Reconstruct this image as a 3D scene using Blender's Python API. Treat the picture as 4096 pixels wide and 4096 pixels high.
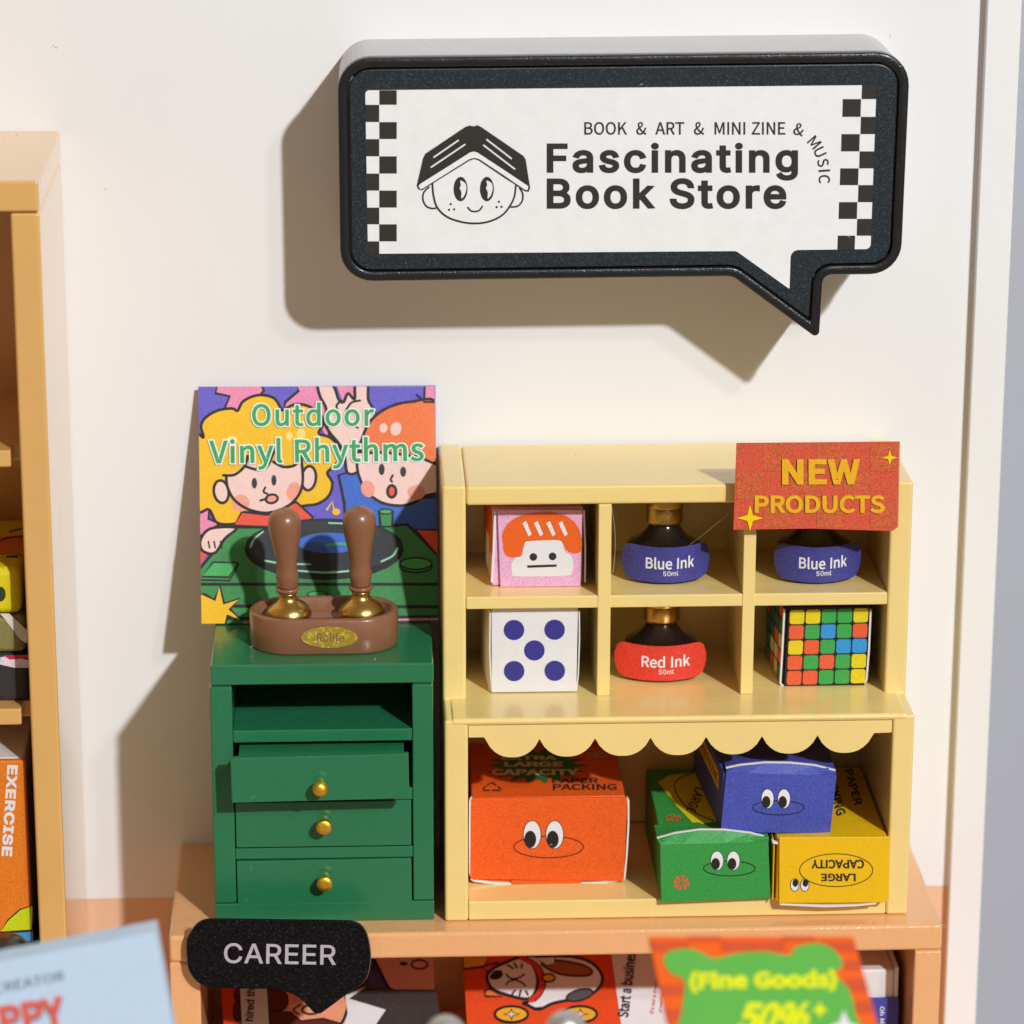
import bpy, bmesh, math, random
import numpy as np
from mathutils import Vector, Matrix
from mathutils.geometry import tessellate_polygon, delaunay_2d_cdt
random.seed(7)
S = bpy.context.scene
for o in list(bpy.data.objects): bpy.data.objects.remove(o)
COL = S.collection

# ------------------------------------------------------------------ camera
F, TILT, YAW, ROLL = 13870., math.radians(17.0), math.radians(2.56), math.radians(0.15)
fw = np.array([math.sin(YAW)*math.cos(TILT), math.cos(YAW)*math.cos(TILT), -math.sin(TILT)])
rt = np.cross(fw, [0, 0, 1]); rt /= np.linalg.norm(rt); up = np.cross(rt, fw)
cr, sr = math.cos(ROLL), math.sin(ROLL)
rt, up = cr*rt+sr*up, -sr*rt+cr*up
def ray(x, y): return fw+rt*(x-2048)/F-up*(y-2048)/F
_d = ray(2048, 3570); _p = _d*(14/_d[1])
CP = np.array([2.048-_p[0], -14., -_p[2]])
def at(x, y, Y=0.):
    d = ray(x, y); return Vector(CP+d*((Y-CP[1])/d[1]))
def atz(x, y, Z):
    d = ray(x, y); return Vector(CP+d*((Z-CP[2])/d[2]))
def onplane(x, y, p0, n):
    d = ray(x, y); n = np.array(n); t = ((np.array(p0)-CP)@n)/(d@n); return Vector(CP+d*t)
cam = bpy.data.cameras.new('camera'); co = bpy.data.objects.new('camera', cam); COL.objects.link(co)
cam.lens = F/4096*36; cam.sensor_width = 36; cam.clip_start = .5; cam.clip_end = 200
M = Matrix.Identity(4)
for i in range(3):
    M[i][0], M[i][1], M[i][2], M[i][3] = rt[i], up[i], -fw[i], CP[i]
co.matrix_world = M
cam.dof.use_dof = True; cam.dof.focus_distance = 13.97; cam.dof.aperture_fstop = .82
S.camera = co
S.render.resolution_x = S.render.resolution_y = 1024

# ------------------------------------------------------------------ light: one small hard studio lamp, a weak second one beside it, warm dim room
w = bpy.data.worlds.new('World'); S.world = w; w.use_nodes = True
bg = w.node_tree.nodes['Background']; bg.inputs[0].default_value = (.245, .20, .155, 1); bg.inputs[1].default_value = 1.0
def lamp(name, d, dist, size, power, col):
    l = bpy.data.lights.new(name, 'AREA'); l.shape = 'DISK'; l.size = size; l.energy = power; l.color = col
    o = bpy.data.objects.new(name, l); COL.objects.link(o)
    v = Vector(d).normalized(); o.location = Vector((2.2, 0, 2))-v*dist
    o.rotation_euler = v.to_track_quat('-Z', 'Y').to_euler()
lamp('studio_lamp', (-.216, .45, -.31), 60, 2.0, 31800, (.925, .965, 1))
lamp('studio_lamp_edge', (-.275, .45, -.365), 60, 2.6, 4300, (.935, .968, 1))
S.view_settings.view_transform = 'Standard'; S.view_settings.look = 'None'
S.view_settings.exposure = 0; S.view_settings.gamma = 1

# ------------------------------------------------------------------ helpers
def lin(c): c /= 255; return c/12.92 if c <= .04045 else ((c+.055)/1.055)**2.4
def RGB(r, g, b, k=.98): return tuple(min(.92, lin(v)*k) for v in (r, g, b))
WO = {}
def thing(name, label, cat, loc, group=None):
    o = bpy.data.objects.new(name, None); COL.objects.link(o); o.location = loc; o.empty_display_size = .05
    o['label'] = label; o['category'] = cat
    if group: o['group'] = group
    WO[o.name] = Vector(loc); return o
def mesh_obj(name, verts, faces, mats, parent=None, idx=None, smooth=False, label=None):
    me = bpy.data.meshes.new(name)
    org = WO[parent.name] if parent else Vector((0, 0, 0))
    me.from_pydata([Vector(v)-org for v in verts], [], faces)
    for m in (mats if isinstance(mats, (list, tuple)) else [mats]): me.materials.append(m)
    if idx: me.polygons.foreach_set('material_index', idx)
    if smooth: me.polygons.foreach_set('use_smooth', [True]*len(me.polygons))
    me.update()
    o = bpy.data.objects.new(name, me); COL.objects.link(o)
    if parent: o.parent = parent; WO[o.name] = org
    else: WO[o.name] = Vector((0, 0, 0))
    if label: o['label'] = label
    return o
def from_bm(name, bm, mat, parent, smooth=False, label=None, soft=True):
    """links a bmesh; bevelled edges shade round while the large faces stay flat (area weighted normals)"""
    bm.verts.index_update(); bm.normal_update()
    vs = [v.co.copy() for v in bm.verts]; fs = [[v.index for v in f.verts] for f in bm.faces]
    nr = []
    for v in bm.verts:
        n_ = Vector((0, 0, 0))
        for f in v.link_faces: n_ += f.normal*(f.calc_area()**1.5)
        nr.append(tuple(n_.normalized()) if n_.length > 0 else (0, 0, 1))
    many = len(vs) > 16; bm.free()
    o = mesh_obj(name, vs, fs, mat, parent, smooth=many and soft, label=label)
    if many and soft: o.data.normals_split_custom_set_from_vertices(nr)
    return o
def bevel(bm, r, seg=3, edges=None):
    if r > 0: bmesh.ops.bevel(bm, geom=edges or bm.edges[:], offset=r, segments=seg, affect='EDGES', profile=.5, clamp_overlap=True)
def box(name, x0, x1, y0, y1, z0, z1, mat, parent=None, bev=.007, seg=3, rot=0, piv=None, bend=None, label=None):
    bm = bmesh.new(); bmesh.ops.create_cube(bm, size=1)
    for v in bm.verts:
        v.co = Vector(((x0+x1)/2+v.co.x*(x1-x0), (y0+y1)/2+v.co.y*(y1-y0), (z0+z1)/2+v.co.z*(z1-z0)))
    bevel(bm, bev, seg)
    if rot:
        R = Matrix.Rotation(rot, 3, 'Z') if not isinstance(rot, Matrix) else rot; p = Vector(piv)
        for v in bm.verts: v.co = p+R@(v.co-p)
    return from_bm(name, bm, mat, parent, label=label)
def extrude(name, pts, y0, y1, mat, parent, bev=0., seg=3, label=None, smooth=False):
    """pts in (x,z), front at y0 (nearer the camera), back at y1"""
    bm = bmesh.new(); vs = [bm.verts.new((p[0], y0, p[1])) for p in pts]
    f = bm.faces.new(vs); r = bmesh.ops.extrude_face_region(bm, geom=[f])
    for v in [g for g in r['geom'] if isinstance(g, bmesh.types.BMVert)]: v.co.y = y1
    bmesh.ops.recalc_face_normals(bm, faces=bm.faces[:])
    if bev: bevel(bm, bev, seg, [e for e in bm.edges if all(abs(v.co.y-y0) < 1e-6 for v in e.verts)])
    return from_bm(name, bm, mat, parent, label=label, soft=False)
def extrude_yz(name, pts, x0, x1, mat, parent, bev=.008):
    bm = bmesh.new(); vs = [bm.verts.new((x0, p[0], p[1])) for p in pts]
    f = bm.faces.new(vs); r = bmesh.ops.extrude_face_region(bm, geom=[f])
    for v in [g for g in r['geom'] if isinstance(g, bmesh.types.BMVert)]: v.co.x = x1
    bmesh.ops.recalc_face_normals(bm, faces=bm.faces[:]); bevel(bm, bev)
    return from_bm(name, bm, mat, parent)
def lathe(name, prof, c, mat, parent, n=40, lean=(0, 0), label=None, ez=1):
    vs, fs = [], []
    for r, z in prof:
        for i in range(n):
            a = 2*math.pi*i/n; vs.append((c[0]+r*math.cos(a)+lean[0]*z, c[1]+r*ez*math.sin(a)+lean[1]*z, c[2]+z))
    for j in range(len(prof)-1):
        for i in range(n): fs.append((j*n+i, j*n+(i+1) % n, (j+1)*n+(i+1) % n, (j+1)*n+i))
    fs.append(list(range(n))[::-1]); fs.append([(len(prof)-1)*n+i for i in range(n)])
    return mesh_obj(name, vs, fs, mat, parent, smooth=True, label=label)
def rounded(pts, k=8):
    """pts (x,z,r) -> rounded outline"""
    out = []; n = len(pts)
    for i in range(n):
        p = Vector(pts[i][:2]); a = Vector(pts[i-1][:2]); b = Vector(pts[(i+1) % n][:2]); r = pts[i][2]
        u, v = (a-p).normalized(), (b-p).normalized(); ang = u.angle(v); t = r/math.tan(ang/2)
        t = min(t, .48*(a-p).length, .48*(b-p).length); rr = t*math.tan(ang/2)
        A, B = p+u*t, p+v*t; c = p+(u+v).normalized()*(rr/math.sin(ang/2))
        a0 = math.atan2(A.y-c.y, A.x-c.x); a1 = math.atan2(B.y-c.y, B.x-c.x); d = (a1-a0+math.pi) % (2*math.pi)-math.pi
        out += [(c.x+rr*math.cos(a0+d*j/k), c.y+rr*math.sin(a0+d*j/k)) for j in range(k+1)]
    return out
def inset(pts, d):
    """parallel inset of a clockwise (x,z,r) polygon"""
    n = len(pts); res = []
    ar = sum(pts[i][0]*pts[(i+1) % n][1]-pts[(i+1) % n][0]*pts[i][1] for i in range(n)); s = 1 if ar > 0 else -1
    for i in range(n):
        p = Vector(pts[i][:2]); a = Vector(pts[i-1][:2]); b = Vector(pts[(i+1) % n][:2])
        e1, e2 = (p-a).normalized(), (b-p).normalized()
        n1, n2 = Vector((-e1.y, e1.x))*s, Vector((-e2.y, e2.x))*s
        m = (n1+n2).normalized(); q = p+m*(d/m.dot(n1))
        convex = (e1.x*e2.y-e1.y*e2.x)*s > 0
        res.append((q.x, q.y, max(pts[i][2]-d, .006) if convex else pts[i][2]+d))
    return res

# ------------------------------------------------------------------ materials
MC = {}
def nodes(name):
    m = bpy.data.materials.new(name); m.use_nodes = True; nt = m.node_tree
    return m, nt, nt.nodes['Principled BSDF'], nt.links.new
def tc(nt, L, scale=1, kind='Object'):
    t = nt.nodes.new('ShaderNodeTexCoord'); return t.outputs[kind]
def noise(nt, L, vec, scale, detail=3, rough=.55):
    n = nt.nodes.new('ShaderNodeTexNoise'); n.inputs['Scale'].default_value = scale; n.inputs['Detail'].default_value = detail
    n.inputs['Roughness'].default_value = rough; L(vec, n.inputs['Vector']); return n.outputs['Fac']
def ramp(nt, L, fac, a, b, ca=(0, 0, 0, 1), cb=(1, 1, 1, 1)):
    r = nt.nodes.new('ShaderNodeValToRGB'); e = r.color_ramp.elements
    e[0].position, e[1].position = a, b; e[0].color, e[1].color = ca, cb; L(fac, r.inputs['Fac']); return r.outputs['Color']
def mixc(nt, L, fac, a, b, mode='MIX'):
    m = nt.nodes.new('ShaderNodeMix'); m.data_type = 'RGBA'; m.blend_type = mode
    if isinstance(fac, (int, float)): m.inputs[0].default_value = fac
    else: L(fac, m.inputs[0])
    for i, v in ((6, a), (7, b)):
        if isinstance(v, tuple): m.inputs[i].default_value = (*v[:3], 1)
        else: L(v, m.inputs[i])
    return m.outputs[2]
def bumpn(nt, L, h, p, strength, dist, prev=None):
    b = nt.nodes.new('ShaderNodeBump'); b.inputs['Strength'].default_value = strength; b.inputs['Distance'].default_value = dist
    L(h, b.inputs['Height'])
    if prev: L(prev, b.inputs['Normal'])
    L(b.outputs[0], p.inputs['Normal']); return b.outputs[0]
def plastic(name, col, rough=.3, peel=.35, specks=.5, coat=.35, peelscale=70, sss=0):
    if name in MC: return MC[name]
    m, nt, p, L = nodes(name); v = tc(nt, L)
    n1 = noise(nt, L, v, 2.2, 4); c = mixc(nt, L, n1, tuple(x*.93 for x in col), tuple(min(1, x*1.05) for x in col))
    s = noise(nt, L, v, 55, 2, .3); sp = ramp(nt, L, s, .74, .78); dust = tuple(.5*x+.28 for x in col)
    f = nt.nodes.new('ShaderNodeMath'); f.operation = 'MULTIPLY'; f.inputs[1].default_value = specks; L(sp, f.inputs[0])
    c = mixc(nt, L, f.outputs[0], c, dust); L(c, p.inputs['Base Color'])
    n2 = noise(nt, L, v, 5, 5); r = nt.nodes.new('ShaderNodeMapRange'); r.inputs[3].default_value = rough*.8; r.inputs[4].default_value = rough*1.25
    L(n2, r.inputs[0]); L(r.outputs[0], p.inputs['Roughness'])
    b1 = bumpn(nt, L, noise(nt, L, v, peelscale, 3), p, peel, .004)
    bumpn(nt, L, noise(nt, L, v, 6, 2), p, .25, .02, b1)
    p.inputs['Coat Weight'].default_value = coat
    if sss: p.inputs['Subsurface Weight'].default_value = sss; p.inputs['Subsurface Radius'].default_value = (1, .42, .1); p.inputs['Subsurface Scale'].default_value = .09
    p.inputs['Coat Roughness'].default_value = .16
    MC[name] = m; return m
def paper(col, dots=.16, rough=.5, k=1):
    key = ('paper', tuple(round(x, 3) for x in col), dots, rough)
    if key in MC: return MC[key]
    m, nt, p, L = nodes('printed_paper'); v = tc(nt, L)
    lum = sum(col)/3; d_ = dots*1.25
    dark = tuple(x*(1-d_) for x in col); light = tuple(min(.95, x*(1+d_)+d_*.06*(1-lum)) for x in col)
    g = ramp(nt, L, noise(nt, L, v, 210, 1, .5), .25, .75); c = mixc(nt, L, g, dark, light)
    g2 = ramp(nt, L, noise(nt, L, v, 16, 5, .7), .3, .75, (.9, .9, .9, 1), (1, 1, 1, 1)); c = mixc(nt, L, .7, c, g2, 'MULTIPLY')
    wear = ramp(nt, L, noise(nt, L, v, 60, 4, .7), .78, .82)
    f = nt.nodes.new('ShaderNodeMath'); f.operation = 'MULTIPLY'; f.inputs[1].default_value = .22; L(wear, f.inputs[0])
    c = mixc(nt, L, f.outputs[0], c, (.6, .57, .55)); L(c, p.inputs['Base Color'])
    p.inputs['Roughness'].default_value = rough; p.inputs['Specular IOR Level'].default_value = .35
    b1 = bumpn(nt, L, noise(nt, L, v, 150, 2), p, .12, .003); bumpn(nt, L, noise(nt, L, v, 7, 3), p, .3, .01, b1); MC[key] = m; return m
def ink(r, g, b, dots=.17): return paper(RGB(r, g, b), dots)
def glitter(name, col, amt=.25, scale=130, rough=.35, spec=.5, th=.6):
    if name in MC: return MC[name]
    m, nt, p, L = nodes(name); v = tc(nt, L)
    s = ramp(nt, L, noise(nt, L, v, scale, 2, .6), th, th+.08); s2 = ramp(nt, L, noise(nt, L, v, scale*.45, 3, .7), .5, .75)
    c = mixc(nt, L, s2, col, tuple(x*2.2+.01 for x in col)); c = mixc(nt, L, s, c, tuple(min(.9, x+amt) for x in col))
    L(c, p.inputs['Base Color']); p.inputs['Roughness'].default_value = rough; p.inputs['Specular IOR Level'].default_value = spec
    bumpn(nt, L, noise(nt, L, v, scale, 2), p, .25, .003); MC[name] = m; return m
def metal(name, col, rough=.25, bs=.3, sc=60):
    if name in MC: return MC[name]
    m, nt, p, L = nodes(name); v = tc(nt, L)
    c = mixc(nt, L, noise(nt, L, v, 30, 4), tuple(x*.75 for x in col), col); L(c, p.inputs['Base Color'])
    p.inputs['Metallic'].default_value = 1; p.inputs['Roughness'].default_value = rough
    bumpn(nt, L, noise(nt, L, v, sc, 3), p, bs, .004); MC[name] = m; return m
def matte(name, col, rough=.6, b=.1, sc=25, var=.03):
    if name in MC: return MC[name]
    m, nt, p, L = nodes(name); v = tc(nt, L)
    n1 = noise(nt, L, v, 1.3, 5); c = mixc(nt, L, n1, tuple(x*(1-var) for x in col), tuple(min(1, x*(1+var)) for x in col))
    s = ramp(nt, L, noise(nt, L, v, 34, 2, .2), .79, .80)
    f = nt.nodes.new('ShaderNodeMath'); f.operation = 'MULTIPLY'; f.inputs[1].default_value = .12; L(s, f.inputs[0])
    c = mixc(nt, L, f.outputs[0], c, tuple(x*.5 for x in col))
    L(c, p.inputs['Base Color']); p.inputs['Roughness'].default_value = rough; p.inputs['Specular IOR Level'].default_value = .4
    bumpn(nt, L, noise(nt, L, v, sc, 4), p, b, .006); MC[name] = m; return m

YEL = plastic('yellow_plastic', (.88, .665, .25), .24, peel=.15, specks=.12)
ORG = plastic('apricot_plastic', (.83, .43, .19), .22, peel=.5, peelscale=45, specks=.2)
TAN = plastic('tan_plastic', (.74, .42, .13), .24, peel=.08, peelscale=45, specks=.15, coat=1)
GRN = plastic('green_plastic', (.020, .175, .072), .22, peel=.2, specks=.12)
BRN = plastic('brown_plastic', (.25, .105, .05), .33, peel=.2, specks=.15)
WHT = plastic('white_plastic', (.50, .475, .48), .35, coat=.1)
BLK = plastic('black_plastic', (.009, .010, .012), .28, peel=.5, specks=.12, peelscale=120)
INKB = plastic('ink_black_plastic', (.004, .004, .007), .1, peel=.06, specks=.05, coat=1)
GOLD = metal('gold_paint', (.72, .47, .13), .3)
GOLDG = glitter('gold_glitter', (.35, .24, .02), .3, 90, .35)
KNOB = metal('gold_knob_paint', (.92, .58, .07), .48, .6, 90)
STEEL = metal('steel', (.93, .95, .97), .42, .05)
WALLM = matte('white_wall_board', (.815, .808, .795), .5)
PEACH = matte('peach_wall_paint', (.80, .50, .32), .5)
SIGNG = glitter('dark_sparkle_print', (.009, .016, .022), .07, 160, .4)
TAGG = glitter('black_glitter_board', (.002, .002, .003), .14, 230, .5, .12, .66)
CARD = matte('white_card_edge', (.78, .74, .72), .7)
BLACK = paper((.016, .014, .014), .02); WHITE = paper((.80, .79, .79), .03)

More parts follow.
